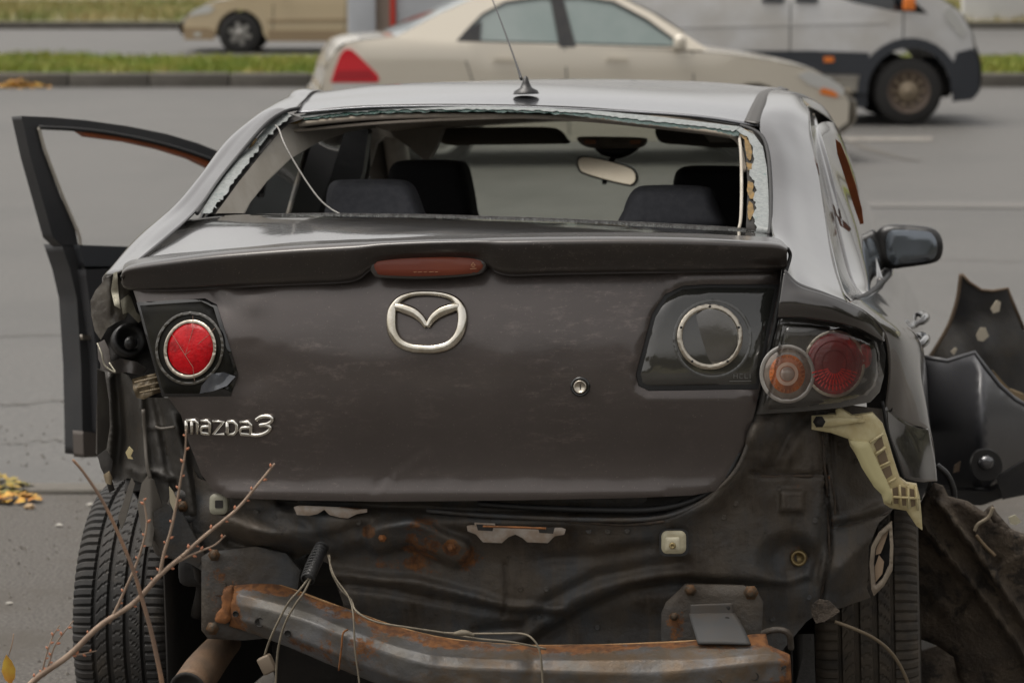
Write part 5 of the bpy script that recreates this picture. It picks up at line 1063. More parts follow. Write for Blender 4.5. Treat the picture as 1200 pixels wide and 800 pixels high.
panelm = bodyinner.copy(); panelm.name = 'rear_panel_metal'
_N, _L = nodes(panelm); _b = _N['Principled BSDF']; _src = _b.inputs['Base Color'].links[0].from_socket
_tc = _N.new('ShaderNodeTexCoord'); _mp = _N.new('ShaderNodeMapping'); _mp.inputs['Scale'].default_value = (16, 4, 2.5); _L.new(_tc.outputs['Object'], _mp.inputs[0])
_n = _N.new('ShaderNodeTexNoise'); _n.inputs['Scale'].default_value = 2.0; _n.inputs['Detail'].default_value = 9; _n.inputs['Roughness'].default_value = .72; _L.new(_mp.outputs[0], _n.inputs['Vector'])
_r = _N.new('ShaderNodeMapRange'); _r.inputs[1].default_value = .46; _r.inputs[2].default_value = .70; _L.new(_n.outputs[0], _r.inputs[0])
_x = _N.new('ShaderNodeMix'); _x.data_type = 'RGBA'; _L.new(_r.outputs[0], _x.inputs[0]); _L.new(_src, _x.inputs[6]); _x.inputs[7].default_value = (.082, .066, .049, 1)
_n2 = _N.new('ShaderNodeTexNoise'); _n2.inputs['Scale'].default_value = 55; _n2.inputs['Detail'].default_value = 8; _n2.inputs['Roughness'].default_value = .8; _L.new(_tc.outputs['Object'], _n2.inputs['Vector'])
_r2 = _N.new('ShaderNodeMapRange'); _r2.inputs[1].default_value = .57; _r2.inputs[2].default_value = .68; _L.new(_n2.outputs[0], _r2.inputs[0])
_x2 = _N.new('ShaderNodeMix'); _x2.data_type = 'RGBA'; _L.new(_r2.outputs[0], _x2.inputs[0]); _L.new(_x.outputs[2], _x2.inputs[6]); _x2.inputs[7].default_value = (.030, .026, .021, 1); _L.new(_x2.outputs[2], _b.inputs['Base Color'])
rear_poly = [(205, 500), (232, 560), (262, 572), (400, 578), (600, 578), (780, 574), (835, 560), (862, 520), (884, 470), (960, 470), (1040, 480), (1046, 520), (1050, 560), (1044, 600), (1030, 612), (1018, 640), (1016, 690), (1020, 700), (985, 712), (962, 716), (945, 728), (925, 752), (905, 775), (860, 800), (560, 815), (405, 770), (402, 706), (385, 660), (360, 648), (338, 660), (300, 655), (262, 650), (236, 668), (215, 655), (200, 640), (190, 610), (176, 570), (180, 530)]
sheet('rear_panel', rear_poly, Yrear, panelm, car, step=3.2, thick=.006, attr=rust_rear, label='bare dirty rear panel with buckles and rust')
# weather strip channel just below the lid, black gap
tube('boot_seal', [(560, 590, .075), (620, 594, .07), (700, 597, .075), (760, 597, .085), (800, 590, .10), (830, 576, .11), (852, 556, .115), (866, 530, .12)], .0055, rubber, car, 8, 60)
tube('sill_ridge', [(500, 598, .07), (560, 603, .065), (640, 607, .065), (720, 609, .07), (775, 606, .085), (815, 592, .10), (845, 570, .11), (866, 545, .115), (880, 510, .12)], .0045, bodyinner, car, 8, 60)
sheet('boot_opening', [(300, 584), (500, 584), (760, 580), (830, 572), (800, 590), (700, 596), (600, 594), (480, 592), (380, 592)], .11, darkvoid, car, step=8, thick=.004)
seam_m = mat('brown_sealant', (.060, .042, .028), .8, col2=(.035, .028, .022), nscale=60, bump=.002, bscale=90)
def yrr(x, y): return float(Yrear(np.array([float(x)]), np.array([float(y)]))[0])
for sp in ([(879, 554), (895, 558), (925, 557), (950, 558), (966, 555)], [(962, 490), (965, 520), (966, 545), (970, 575), (970, 600), (972, 650), (967, 680), (961, 703)], [(974, 560), (978, 590), (976, 616)], [(975, 619), (1000, 614), (1035, 603), (1048, 595)], [(779, 611), (760, 613), (730, 614), (700, 613), (662, 612)]):
    tube('sealant_bead', [(x_ + rng.uniform(-1, 1), y_ + rng.uniform(-.8, .8), yrr(x_, y_) - .001) for x_, y_ in sp], [.0022, .004, .0025, .0038, .002], seam_m, car, 6, 40)
for wx_, wy_ in ((690, 622), (712, 623), (735, 622), (848, 606), (862, 590), (985, 520), (1002, 540), (912, 572), (955, 610), (948, 700), (905, 725), (640, 690), (632, 724), (300, 600), (322, 606), (420, 612), (610, 690), (700, 735)):
    lathe('spot_weld', C(wx_, wy_, yrr(wx_, wy_)), (0, -1, 0), [(.0060, -.002), (.0052, .0012), (.0030, .0004), (0, .0002)], bodyinner, car, 12)
# bumper clips
def clipbar(pts, Y, rustc):
    Y = min(float(Yrear(np.array([float(a)]), np.array([float(b)]))[0]) for a, b in pts) - .006
    o = sheet('bumper_clip', pts, Y, mat('clip_plastic', (.33, .29, .25), .6, col2=(.26, .20, .15), nscale=40) if 'clip_plastic' not in MATS else MATS['clip_plastic'], car, step=3, thick=.004, rnd=(2, .003))
    return o
clipbar([(344, 594), (350, 592), (398, 594), (418, 597), (430, 596), (430, 600), (418, 602), (408, 607), (398, 606), (386, 603), (380, 597), (372, 602), (362, 604), (348, 603)], .060, 1)
c2_ = clipbar([(547, 616), (552, 615), (570, 616), (640, 618), (658, 618), (663, 620), (661, 626), (650, 628), (642, 636), (618, 635), (612, 630), (604, 626), (596, 629), (588, 636), (566, 635), (558, 626), (548, 622)], .045, 1)
o_ = clipbar([(556, 612), (580, 613), (580, 616), (556, 616)], .05, 1)
rustflat = mat('orange_rust', (.22, .085, .025), .9, col2=(.11, .045, .015), nscale=40, bump=.001, bscale=120)
tube('rust_edge', [(566, 616.5, .03), (600, 617.5, .03), (640, 619, .03)], .0022, rustflat, c2_, 6)
tube('rust_edge', [(398, 595, .057), (430, 598, .057)], .0025, rustflat, o_, 6)
sheet('clip_slot', [(558, 614), (579, 615), (577, 622), (560, 621)], .0405, darkvoid, c2_, step=3, thick=.002); sheet('clip_slot', [(630, 617), (650, 618), (648, 625), (632, 624)], .0405, darkvoid, c2_, step=3, thick=.002)
# square plastic grommets
gm_ = mat('cream_grommet', (.42, .39, .27), .45, col2=(.34, .30, .20), nscale=40)
def rrect(cx, cy, w_, h_, r): return [(cx + sx * (w_ / 2 - r) + r * math.cos(t), cy + sy * (h_ / 2 - r) + r * math.sin(t)) for sx, sy, a0 in ((1, 1, 0), (-1, 1, 90), (-1, -1, 180), (1, -1, 270)) for t in [rad(a0 + k * 22.5) for k in range(5)]]
yre = lambda x, y: float(Yrear(np.array([float(x)]), np.array([float(y)]))[0])
YG = min(yre(775, 622), yre(804, 622), yre(775, 648), yre(804, 648), yre(789, 635)) - .004
gr_ = sheet('grommet', rrect(789.5, 635, 29, 27, 7), YG, gm_, car, step=3, thick=.01, rnd=(4, .004), label='cream square grommet right of centre')
sheet('grommet_face', rrect(788, 637, 17, 16, 2), YG - .004, mat('grommet_core', (.50, .46, .33), .4), gr_, step=3, thick=.008, rnd=(1.5, .003))
lathe('screw', C(788, 639, YG - .007), (0, -1, 0), [(.0065, 0), (.006, .003), (.003, .004), (.0025, .001), (0, .001)], mat('brass_screw', (.32, .25, .12), .4, .6), gr_, 14)
sheet('grommet_shadow_seat', rrect(789.5, 635.5, 34, 32, 8), YG + .005, rubber, gr_, step=4, thick=.004)
YG2 = min(yre(a_, b_5) for a_ in (246, 256, 266) for b_5 in (579, 590, 602)) - .004
g2_ = sheet('grommet', rrect(256, 590.5, 21, 24, 6), YG2, mat('grey_grommet', (.26, .25, .19), .5), car, step=3, thick=.01, rnd=(4, .004), label='grey square grommet at the left end of the panel')
sheet('grommet_hole', rrect(256.5, 590.5, 9, 9, 1), YG2 - .002, darkvoid, g2_, step=3, thick=.002)
# nut in dimple, bolts
def bolt(px, py, Y, r=.009, m=None, parent=None, name='bolt'):
    p = C(px, py, Y); return lathe(name, p, (0, -1, 0), [(r * 1.7, 0), (r * 1.6, .002), (r, .003), (r * .95, .008), (r * .6, .009), (0, .009)], m or bm_, parent or car, 6)
bm_ = mat('rusty_bolt', (.055, .044, .030), .65, .4, col2=(.11, .055, .022), nscale=80)
nt_ = lathe('weld_nut', C(936, 653, float(Yrear(np.array([936.]), np.array([653.]))[0]) + .0), (0, -1, 0), [(.016, -.01), (.016, .010), (.013, .014), (.010, .012), (.0085, .0), (0, 0)], mat('bronze_nut', (.20, .15, .07), .45, .7), car, 20)
for p in ((448, 630), (529, 641)): bolt(p[0], p[1], float(Yrear(np.array([float(p[0])]), np.array([float(p[1])]))[0]) - .001, .005, rustflat)
bolt(214, 593, .135, .007, name='pin')
lathe('stud_ring', C(215, 594, .140), (0, -1, 0), [(.034, -.004), (.030, .003), (.02, .004), (.014, -.002), (0, -.002)], bodyinner, car, 24)
# left mounting plate and right mounting plate
mpL = sheet('mounting_plate', [(236, 652), (246, 646), (300, 640), (335, 648), (352, 668), (340, 745), (285, 750), (244, 748), (236, 738)], .125, bodyinner, car, step=6, thick=.012, rnd=(4, .006), attr=lambda x, y: blob(x, y, 262, 690, 22, 40, .45, .8), label='upright mounting plate behind the left end of the beam')
bolt(251, 650, .118, .0075, parent=mpL); bolt(249, 736, .118, .008, parent=mpL)
sheet('plate_slot', rrect(258, 690, 13, 14, 2), .122, bodyinner, mpL, step=3, thick=.004)
mpR = sheet('mounting_plate', [(775, 718), (780, 706), (803, 684), (870, 686), (886, 690), (894, 706), (892, 752), (775, 760)], .105, bodyinner, car, step=6, thick=.012, rnd=(4, .006), attr=lambda x, y: blob(x, y, 792, 735, 12, 24, .5, .8), label='octagonal mounting plate behind the right end of the beam')
bolt(880, 694, .098, .0085, parent=mpR); bolt(809, 691, .100, .007, parent=mpR); bolt(790, 722, .100, .005, parent=mpR)
brk = net('tow_bracket', [[(809, 708, .088), (830, 707, .085), (859, 706, .088)], [(809, 720, .085), (832, 720, .083), (860, 720, .086)], [(808, 722, .080), (832, 721, .078), (862, 721, .082)], [(812, 736, .050), (840, 736, .048), (872, 738, .05)], [(818, 755, .02), (845, 755, .018), (880, 756, .02)]], mat('bracket_grey', (.040, .040, .040), .65, .1, col2=(.05, .040, .030), nscale=14), car, 16, 24, .004, label='grey bent bracket over the right mounting plate')
for p in ((819, 713, .083), (853, 712, .083), (852, 725, .068)): lathe('bolt_hole', C(*p), (0, -1, 0), [(.0048, 0), (.004, .0006), (0, .0006)], darkvoid, brk, 12)
tube('hook', [(893, 742, .09), (905, 738, .07), (917, 738, .06), (925, 744, .06), (927, 760, .07)], .006, bodyinner, car, 8)
# ---- crash beam
beam_rows = [
    [(262, 684, .145), (300, 680, .14), (340, 690, .12), (400, 712, .085), (460, 733, .065), (520, 748, .05), (600, 756, .045), (680, 756.5, .045), (760, 754, .05), (830, 750, .055), (888, 744, .07), (897, 744, .075)],
    [(262, 688, .125), (300, 692, .11), (340, 703, .09), (400, 725, .055), (460, 746, .035), (520, 760, .02), (600, 765, .015), (680, 765, .015), (760, 763, .018), (830, 760, .022), (888, 755, .035), (900, 757, .045)],
    [(268, 696, .11), (300, 702, .08), (340, 713, .055), (400, 735, .02), (460, 757, .0), (520, 770, -.012), (600, 774, -.018), (680, 775, -.018), (760, 775, -.015), (830, 774, -.008), (890, 768, .005), (925, 768, .03)],
    [(270, 706, .105), (300, 712, .068), (340, 722, .040), (400, 744, .006), (460, 767, -.012), (520, 781, -.026), (600, 784, -.032), (680, 787, -.032), (760, 789, -.028), (830, 783, -.018), (890, 776, -.004), (926, 775, .022)],
    [(272, 722, .108), (300, 730, .07), (340, 744, .042), (400, 768, .008), (460, 792, -.010), (520, 806, -.022), (600, 812, -.028), (680, 815, -.028), (760, 816, -.024), (830, 810, -.014), (890, 800, .0), (927, 797, .024)],
    [(270, 732, .125), (300, 742, .10), (340, 757, .075), (400, 782, .045), (460, 806, .025), (520, 822, .012), (600, 828, .006), (680, 832, .006), (760, 832, .01), (830, 826, .02), (890, 815, .035), (925, 808, .05)]]
def beam_disp(G):
    G = G.copy(); X, Z = G[..., 0] * 100, G[..., 2] * 100
    G[..., 1] += .004 * vnoise(X, Z, 4, 21) + .0015 * vnoise(X, Z, 1.6, 22)
    for cx, w_, am in ((-25.5, 3.0, .012), (-2.5, 1.4, -.010), (14, 2.2, -.014), (17, 1.2, .010), (40, 5, .008)):
        G[..., 1] += am * np.exp(-((X - cx) / w_) ** 2) * np.clip(1 - np.abs(np.linspace(-.6, 1.2, G.shape[1]))[None, :], 0, 1)
    return G
def beam_rust(G):
    nu, nv = G.shape[:2]; u = np.linspace(0, 1, nu)[:, None]; v = np.linspace(0, 1, nv)[None, :]; X = G[..., 0]; Z = G[..., 2]
    r = .72 * np.exp(-((v - .05) / .22) ** 2) + .75 * np.exp(-((u - .0) / .045) ** 2) + .55 * np.exp(-((u - 1) / .05) ** 2) + .25 * np.exp(-((v - .9) / .15) ** 2) + .55 * np.exp(-(((u - .30) / .045) ** 2 + ((v - .62) / .25) ** 2)) + .5 * vnoise(X * 100, Z * 100, 6, 31) - .02
    return np.clip(r, 0, 1)
beam = net('crash_beam', beam_rows, beam_m, car, 220, 51, .003, lin=True, disp=beam_disp, attr=beam_rust, label='bent grey steel bumper beam with orange rust')
tube('flange_edge', [(262, 684, .144), (300, 679.5, .139), (340, 689.5, .119), (400, 711.5, .084), (460, 732.5, .064), (520, 747.5, .049), (600, 755.5, .044), (680, 756, .044), (760, 753.5, .049), (830, 749.5, .054), (896, 744, .073)], .0022, mat('tan_rust_edge', (.34, .21, .10), .8, col2=(.25, .13, .05), nscale=30), beam, 6, 90)
sheet('rust_lump', jag([(262, 690), (270, 687), (275, 700), (272, 716), (268, 728), (256, 730), (252, 722), (260, 710), (260, 698), (262, 690)], .9, 40, 5), .10, rustflat, beam, step=3, thick=.02, rnd=(3, .006))
for px, py, Y, r_ in ((276, 719, .093, .0045), (304, 729, .064, .0075), (337, 742, .038, .005), (884, 792, -.003, .006), (842, 800, -.012, .005)):
    lathe('bolt_hole', C(px, py, Y - .004), (0, -1, 0), [(r_ * 1.35, -.001), (r_ * 1.25, .0012), (r_, .0), (r_ * .9, -.002), (0, -.002)], darkvoid, beam, 16)
sheet('beam_slot', [(912, 783), (920, 779), (922, 781), (914, 786), (911, 786)], .012, darkvoid, beam, step=2, thick=.003)
tube('beam_tear', [(408, 737, .0), (402, 742, -.004), (400, 760, -.004), (397, 785, .004)], .0018, rustflat, beam, 6)
# ---- wiring
tube('cable_conduit', [(377, 640, .06), (372, 655, .03), (366, 668, .0), (361, 678, -.02)], .0115, blackpl, car, 12, 24)
for k_ in range(12):
    t_ = k_ / 11; p = C(377 - 16 * t_ - 1.5 * math.sin(t_ * 3), 641 + 37 * t_, .06 - .08 * t_)
    lathe('conduit_rib', p, tuple(C(361, 678, -.02) - C(377, 640, .06)), [(.0115, -.0018), (.0138, -.0008), (.0138, .0008), (.0115, .0018)], rubber, car, 14)
tube('wire', [(362, 677, -.02), (352, 690, -.03), (338, 706, -.035), (326, 728, -.03), (316, 750, -.02), (310, 768, -.01)], .0022, wirem, car, 6, 40)
tube('wire', [(364, 678, -.02), (356, 694, -.03), (346, 708, -.035), (334, 730, -.035), (326, 760, -.03), (323, 800, -.02), (322, 830, -.02)], .0022, wirem, car, 6, 40)
pl_ = box('wire_plug', C(313, 778, -.012), (.026, .022, .034), mat('plug_tan', (.15, .115, .08), .6), car, .004, Matrix.Rotation(rad(-25), 3, 'Y'))
tube('wire', [(386, 650, .05), (388, 668, .03), (398, 688, .015), (411, 702, .0), (418, 716, -.02), (440, 728, -.03), (480, 735, -.03), (520, 741, -.02), (560, 748, -.03), (600, 752, -.035), (640, 760, -.03)], .0020, wirem, car, 6, 90)
tube('wire', [(384, 650, .05), (392, 675, .02), (408, 698, .0), (414, 720, -.02), (416, 760, -.03), (421, 800, -.03), (421, 830, -.03)], .0018, wirem, car, 6, 50)
tube('wire', [(520, 741, -.03), (545, 742, -.035), (580, 742, -.04), (610, 742, -.04), (624, 748, -.045), (633, 765, -.05), (636, 800, -.05), (637, 825, -.05)], .0020, wirem, car, 6, 60)
tube('wire_joint', [(532, 742, -.035), (545, 741, -.037), (556, 744, -.037)], [.003, .006, .005, .003], wirem, car, 8)
# ---- left rear corner: crushed quarter, empty lamp cavity
def Yq(x, y): return .14 + .0016 * np.clip(200 - x, 0, 120)  + ridge(x, y, [(140, 440), (144, 500), (138, 560)], 8, .03) + tent(x, y, [(163, 462), (168, 500), (172, 560), (178, 600)], 9, -.03) + tent(x, y, [(184, 466), (194, 520), (205, 580), (214, 640)], 8, .025) + tent(x, y, [(205, 490), (216, 540), (226, 600)], 7, -.02) + tent(x, y, [(128, 440), (131, 500), (128, 540)], 6, -.025) + tent(x, y, [(165, 502), (196, 498), (212, 504)], 3, -.008) + tent(x, y, [(150, 548), (165, 556), (180, 552), (200, 560)], 5, -.02) + .010 * crumple(x, y, 16, 23, .4)
sheet('crushed_inner_panel', [(118, 425), (150, 440), (168, 466), (200, 466), (215, 490), (226, 530), (244, 575), (240, 620), (228, 650), (205, 655), (190, 640), (176, 600), (168, 566), (150, 560), (135, 566), (130, 560), (122, 545), (112, 530), (113, 480)], Yq, mat('crushed_dark_metal', (.034, .031, .027), .6, .1, col2=(.048, .042, .034), nscale=9, stain=(.060, .040, .024), stain_scale=9, stain_lo=.58, stain_hi=.75, bump=.0015, bscale=50), car, step=3.5, thick=.004)
cav = sheet('lamp_cavity', [(114, 388), (122, 372), (150, 352), (165, 352), (180, 400), (196, 440), (190, 470), (150, 460), (120, 440)], lambda x, y: .30 + .03 * crumple(x, y, 25, 4), darkvoid, car, step=5, thick=.006)
lathe('lamp_socket', C(152, 398, .27), (.5, -1, .2), [(.034, -.03), (.034, .0), (.028, .006), (.018, -.01), (0, -.01)], blackpl, car, 24)
lathe('bulb_holder', C(153, 402, .25), (.5, -1, .3), [(.010, -.02), (.013, .006), (.008, .012), (0, .012)], blackpl, car, 14)
def Yt(s_): return lambda x, y: s_ + .0012 * np.abs(x - 128) + .012 * crumple(x, y, 26, 31, .4) + .003 * crumple(x, y, 9, 8)
tornp = mat('torn_painted_metal', (.13, .118, .10), .35, .5, coat=.8, coat_rough=.12, col2=(.075, .066, .056), nscale=22, bump=.002, bscale=40)
sheet('torn_quarter_panel', [(106, 352), (112, 340), (124, 326), (140, 318), (152, 318), (150, 330), (156, 346), (160, 372), (150, 366), (146, 374), (136, 378), (126, 384), (118, 398), (111, 388), (107, 370)], Yt(.17), tornp, car, step=3, thick=.003, label='crumpled painted corner at the left rear')
sheet('torn_edge', [(146, 324), (152, 322), (166, 352), (168, 372), (160, 366), (154, 350)], Yt(.12), darkvoid, car, step=3, thick=.003)
sheet('torn_edge', [(133, 320), (137, 318), (139, 345), (141, 362), (134, 358), (130, 340)], lambda x, y: .135 + .01 * crumple(x, y, 9, 3), mat('bare_torn_metal', (.34, .32, .25), .4, .4, bump=.002, bscale=80), car, step=2.5, thick=.003)
sheet('torn_edge', [(141, 352), (150, 345), (156, 352), (162, 360), (168, 374), (162, 378), (150, 366), (144, 368)], Yt(.14), MATS['bare_torn_metal'], car, step=2.5, thick=.003)
sheet('torn_edge', [(114, 402), (122, 398), (128, 410), (130, 424), (140, 420), (160, 424), (172, 432), (166, 440), (148, 436), (132, 438), (120, 432), (115, 420)], Yt(.17), mat('bent_painted_metal', (.12, .108, .10), .35, .4, coat=.6), car, step=3, thick=.003)
tube('torn_rim', [(114, 402, .16), (119, 414, .15), (123, 428, .15), (135, 436, .15), (128, 425, .16)], .0018, MATS['bare_torn_metal'], car, 6)
sheet('plastic_bracket', [(155, 444), (170, 440), (184, 437), (193, 448), (196, 457), (180, 462), (168, 468), (160, 466), (156, 456)], lambda x, y: .11 + .02 * crumple(x, y, 8, 2), mat('brown_bracket', (.20, .155, .095), .55, col2=(.13, .10, .06), nscale=30), car, step=2.5, thick=.012, label='broken brown lamp bracket')
for k_ in range(3): tube('bracket_rib', [(158 + k_ * 3, 448 + k_ * 6, .098), (188, 441 + k_ * 7, .092)], .0022, MATS['brown_bracket'], car, 6)
sheet('quarter_edge', [(114, 432), (122, 436), (127, 470), (128, 500), (124, 526), (114, 533), (114, 490)], lambda x, y: .16 + (x - 114) * .004 + .01 * crumple(x, y, 18, 6), mat('dusty_edge_metal', (.16, .15, .13), .5, .3, col2=(.12, .11, .10), nscale=12), car, step=3, thick=.004)
sheet('torn_edge', [(114, 533), (124, 527), (132, 540), (130, 560), (134, 574), (128, 577), (122, 556), (118, 548), (116, 540)], Yt(.15), darkvoid, car, step=3, thick=.004)
sheet('torn_edge', [(121, 556), (127, 552), (131, 560), (130, 568), (124, 566)], Yt(.14), MATS['brown_bracket'], car, step=2.5, thick=.006)
sheet('torn_edge', [(147, 530), (151, 523), (156, 528), (153, 534), (156, 538), (150, 537)], .10, yellowpl, car, step=2, thick=.004)
sheet('inner_gusset', [(166, 566), (172, 558), (180, 562), (186, 580), (190, 592), (184, 600), (178, 640), (170, 640), (164, 612), (161, 590)], lambda x, y: .11 + .0012 * np.abs(x - 176), mat('gusset_metal', (.12, .108, .092), .5, .3, bump=.001, bscale=60), car, step=3, thick=.004)
sheet('inner_gusset', [(150, 570), (154, 560), (158, 566), (152, 590), (146, 612), (142, 620), (138, 606), (144, 590)], .10, MATS['gusset_metal'], car, step=3, thick=.003)
tube('body_crease', [(168, 480, .10), (170, 510, .11), (172, 540, .10), (176, 560, .10)], .004, MATS['gusset_metal'], car, 6)
tube('body_crease', [(182, 500, .10), (190, 502, .10), (205, 500, .10)], .003, MATS['gusset_metal'], car, 6)
net('arch_lining', [[(186, 596, .12), (178, 625, .15), (182, 648, .2), (200, 654, .25)], [(205, 600, .12), (200, 630, .13), (210, 655, .15), (235, 660, .16)]], bodyinner, car, 16, 8, .004)
sheet('arch_lining', [(180, 600), (196, 590), (215, 604), (240, 650), (232, 664), (208, 654), (190, 648), (180, 632)], lambda x, y: .105 + .0006 * (y - 600) + .006 * crumple(x, y, 30, 5), bodyinner, car, step=4, thick=.004)
sheet('clip', [(198, 570), (203, 576), (208, 588), (204, 600), (199, 588)], .10, mat('pale_clip', (.30, .26, .18), .5), car, step=2.5, thick=.004)
# ---- right rear corner: yellowed bracket, vent flap
yb = Yb = lambda x, y: .19 + .0007 * np.clip(x - 950, 0, 200)
ybk = sheet('bumper_bracket', [(951, 487), (979, 485), (979, 480), (984, 478), (998, 487), (1022, 484), (1034, 497), (1040, 515), (1046, 536), (1054, 560), (1062, 566), (1074, 568), (1078, 584), (1080, 606), (1081, 621), (1074, 616), (1062, 598), (1044, 595), (1036, 590), (1033, 580), (1038, 578), (1028, 572), (1012, 550), (1000, 528), (996, 522), (994, 514), (974, 507), (951, 503)], Yb, yellowpl, car, step=4, thick=.03, rnd=(3, .006), label='broken yellowed plastic bumper bracket')
sheet('bracket_face', [(996, 516), (1018, 518), (1028, 540), (1040, 565), (1046, 580), (1044, 590), (1036, 588), (1034, 580), (1024, 570), (1010, 548)], lambda x, y: Yb(x, y) - .018, mat('yellow_face', (.47, .42, .22), .45), ybk, step=4, thick=.02, rnd=(4, .006))
sheet('bracket_tab', [(953, 489), (976, 489), (1012, 490), (1014, 494), (978, 499), (953, 500)], lambda x, y: Yb(x, y) - .012, yellowpl, ybk, step=3, thick=.01, rnd=(2, .003))
cavm = mat('rib_hollow', (.16, .115, .07), .8)
for poly_ in ([(1024, 520), (1033, 510), (1036, 522), (1028, 530)], [(1028, 534), (1037, 527), (1041, 540), (1032, 546)], [(1033, 550), (1043, 545), (1046, 556), (1037, 562)], [(1046, 572), (1052, 570), (1053, 590), (1048, 590)], [(1056, 570), (1061, 571), (1062, 592), (1057, 592)], [(1066, 572), (1071, 573), (1073, 592), (1068, 594)]):
    sheet('rib_hollow', poly_, lambda x, y: Yb(x, y) - .0015, cavm, ybk, step=3, thick=.001)
for a_, b_4 in (((1020, 518), (1035, 508)), ((1026, 532), (1038, 524)), ((1030, 547), (1043, 541)), ((1040, 566), (1050, 560)), ((1044, 572), (1046, 592)), ((1054, 568), (1056, 594)), ((1064, 569), (1065, 596)), ((1073, 570), (1076, 598)), ((1046, 582), (1077, 584))):
    tube('rib', [(a_[0], a_[1], float(Yb(a_[0], 0)) - .008), (b_4[0], b_4[1], float(Yb(b_4[0], 0)) - .008)], .0026, yellowpl, ybk, 6)
bolt(960, 494, .180, .007, darkvoid, ybk, 'bolt_hole')
vf = sheet('vent_flap', [(1045, 611), (1047, 640), (1046, 668), (1036, 686), (1024, 698), (1021, 690), (1019, 660), (1021, 640), (1030, 624)], .235, mat('vent_frame', (.20, .165, .12), .6, col2=(.14, .11, .08), nscale=20), car, step=3, thick=.02, holes=[[(1042, 620), (1043, 640), (1042, 662), (1034, 678), (1026, 686), (1024, 660), (1026, 642), (1033, 628)]], rnd=(2, .003), label='dusty cabin vent flap')
sheet('flap', [(1042, 620), (1036, 638), (1032, 648), (1026, 650), (1027, 642), (1033, 628)], .245, mat('flap_tan', (.24, .17, .11), .7), vf, step=3, thick=.005)
sheet('flap', [(1030, 650), (1036, 658), (1034, 672), (1026, 682), (1025, 664)], .245, MATS['flap_tan'], vf, step=3, thick=.005)
sheet('flap_back', [(1043, 618), (1044, 640), (1042, 664), (1026, 690), (1023, 660), (1025, 642)], .27, darkvoid, vf, step=5, thick=.004)
sheet('hanging_plate', [(951, 708), (960, 702), (972, 704), (984, 716), (976, 722), (966, 728), (956, 730), (951, 720)], lambda x, y: .17 + .008 * crumple(x, y, 12, 3), mudpl, car, step=3, thick=.008)
tube('brake_hose', [(978, 728, .2), (1000, 736, .2), (1025, 748, .22), (1045, 765, .24), (1060, 790, .26), (1070, 820, .28)], .0034, mat('hose_tan', (.12, .09, .055), .7), car, 8)
# ---- tyres
def tyre(name, cx, cyY, cz, R, wd, m, side, label, tilt=0):
    na = 400; half = wd / 2; grooves = [-.052, -.018, .018, .052]
    us = [-half - .004, -half + .004]
    us = list(np.linspace(-half, half, 57)); V = []; Fc = []
    prof = []
    prof.append((-half + .022, R - .115)); prof.append((-half + .008, R - .095)); prof.append((-half - .004, R - .06)); prof.append((-half - .002, R - .028))
    for u in us:
        e = max(0, abs(u) - (half - .03)) / .03; r = R - .016 * e ** 2.2
        g = min(abs(u - q) for q in grooves)
        if g < .0042: r -= .009
        prof.append((u, r, e, g))
    prof += [(half + .002, R - .028), (half + .004, R - .06), (half - .008, R - .095), (half - .022, R - .115)]
    k = len(prof)
    for i in range(na):
        th = 2 * math.pi * i / na; 
        for p in prof:
            u, r = p[0], p[1]
            if len(p) == 4:
                sh = abs(u) > .054
                ph = (i + int(abs(u) * 160)) % 5 if not sh else i % 4
                if p[3] > .006 and ph == 0: r -= .0050 if sh else .0022
            V.append((cx + u, cyY + r * math.sin(th), cz + r * math.cos(th)))
    for i in range(na):
        i2 = (i + 1) % na
        for j in range(k - 1): Fc.append((i * k + j, i2 * k + j, i2 * k + j + 1, i * k + j + 1))
    o = mesh_obj(name, V, Fc, m, car, False, label)
    lathe('wheel_rim', (cx, cyY, cz), (side, 0, 0), [(0, .03), (.12, .04), (.19, .07), (.205, .09), (.2, .0), (.205, -.09)], rimrust, o, 36)
    return o
tyre('tyre', -.79, .845, .272, .316, .205, tyre_m, -1, 'left rear tyre with worn tread')
tyre('tyre', .765, .845, .272, .316, .205, tyre_mud, 1, 'mud covered right rear tyre')
# wheel housings, underbody, spare well, exhaust
net('wheel_housing', [[('x', -.62, .30, .62), ('x', -.60, .55, .70), ('x', -.60, 1.0, .70), ('x', -.60, 1.25, .5)], [('x', -.62, .30, .2), ('x', -.60, .55, .12), ('x', -.60, 1.0, .12), ('x', -.60, 1.25, .12)]], darkvoid, car, 12, 8, .004)
net('wheel_housing', [[('x', .62, .40, .62), ('x', .60, .55, .70), ('x', .60, 1.0, .70), ('x', .60, 1.25, .5)], [('x', .62, .40, .2), ('x', .60, .55, .12), ('x', .60, 1.0, .12), ('x', .60, 1.25, .12)]], darkvoid, car, 12, 8, .004)
net('wheel_housing', [[('x', -.80, 1.22, .50), ('x', -.80, 1.1, .64), ('x', -.79, .85, .69), ('x', -.77, .60, .66), ('x', -.74, .45, .60)], [('x', -.60, 1.22, .50), ('x', -.60, 1.1, .66), ('x', -.60, .85, .72), ('x', -.60, .60, .70), ('x', -.60, .40, .62)]], darkvoid, car, 16, 6, .004)
net('wheel_housing', [[('x', .90, 1.22, .50), ('x', .90, 1.1, .62), ('x', .90, .85, .63), ('x', .90, .64, .60), ('x', .88, .5, .56)], [('x', .60, 1.22, .50), ('x', .60, 1.1, .66), ('x', .60, .85, .72), ('x', .60, .60, .70), ('x', .60, .40, .62)]], darkvoid, car, 16, 6, .004)
box('underbody', (0, 2.3, .30), (1.62, 2.9, .14), darkvoid, car, .03)
box('boot_floor', (0, .80, .46), (1.16, 1.1, .06), darkvoid, car, .02)
lathe('spare_wheel_well', (0, .62, .40), (0, 0, -1), [(.34, -.06), (.33, .04), (.30, .09), (0, .10)], darkvoid, car, 32)
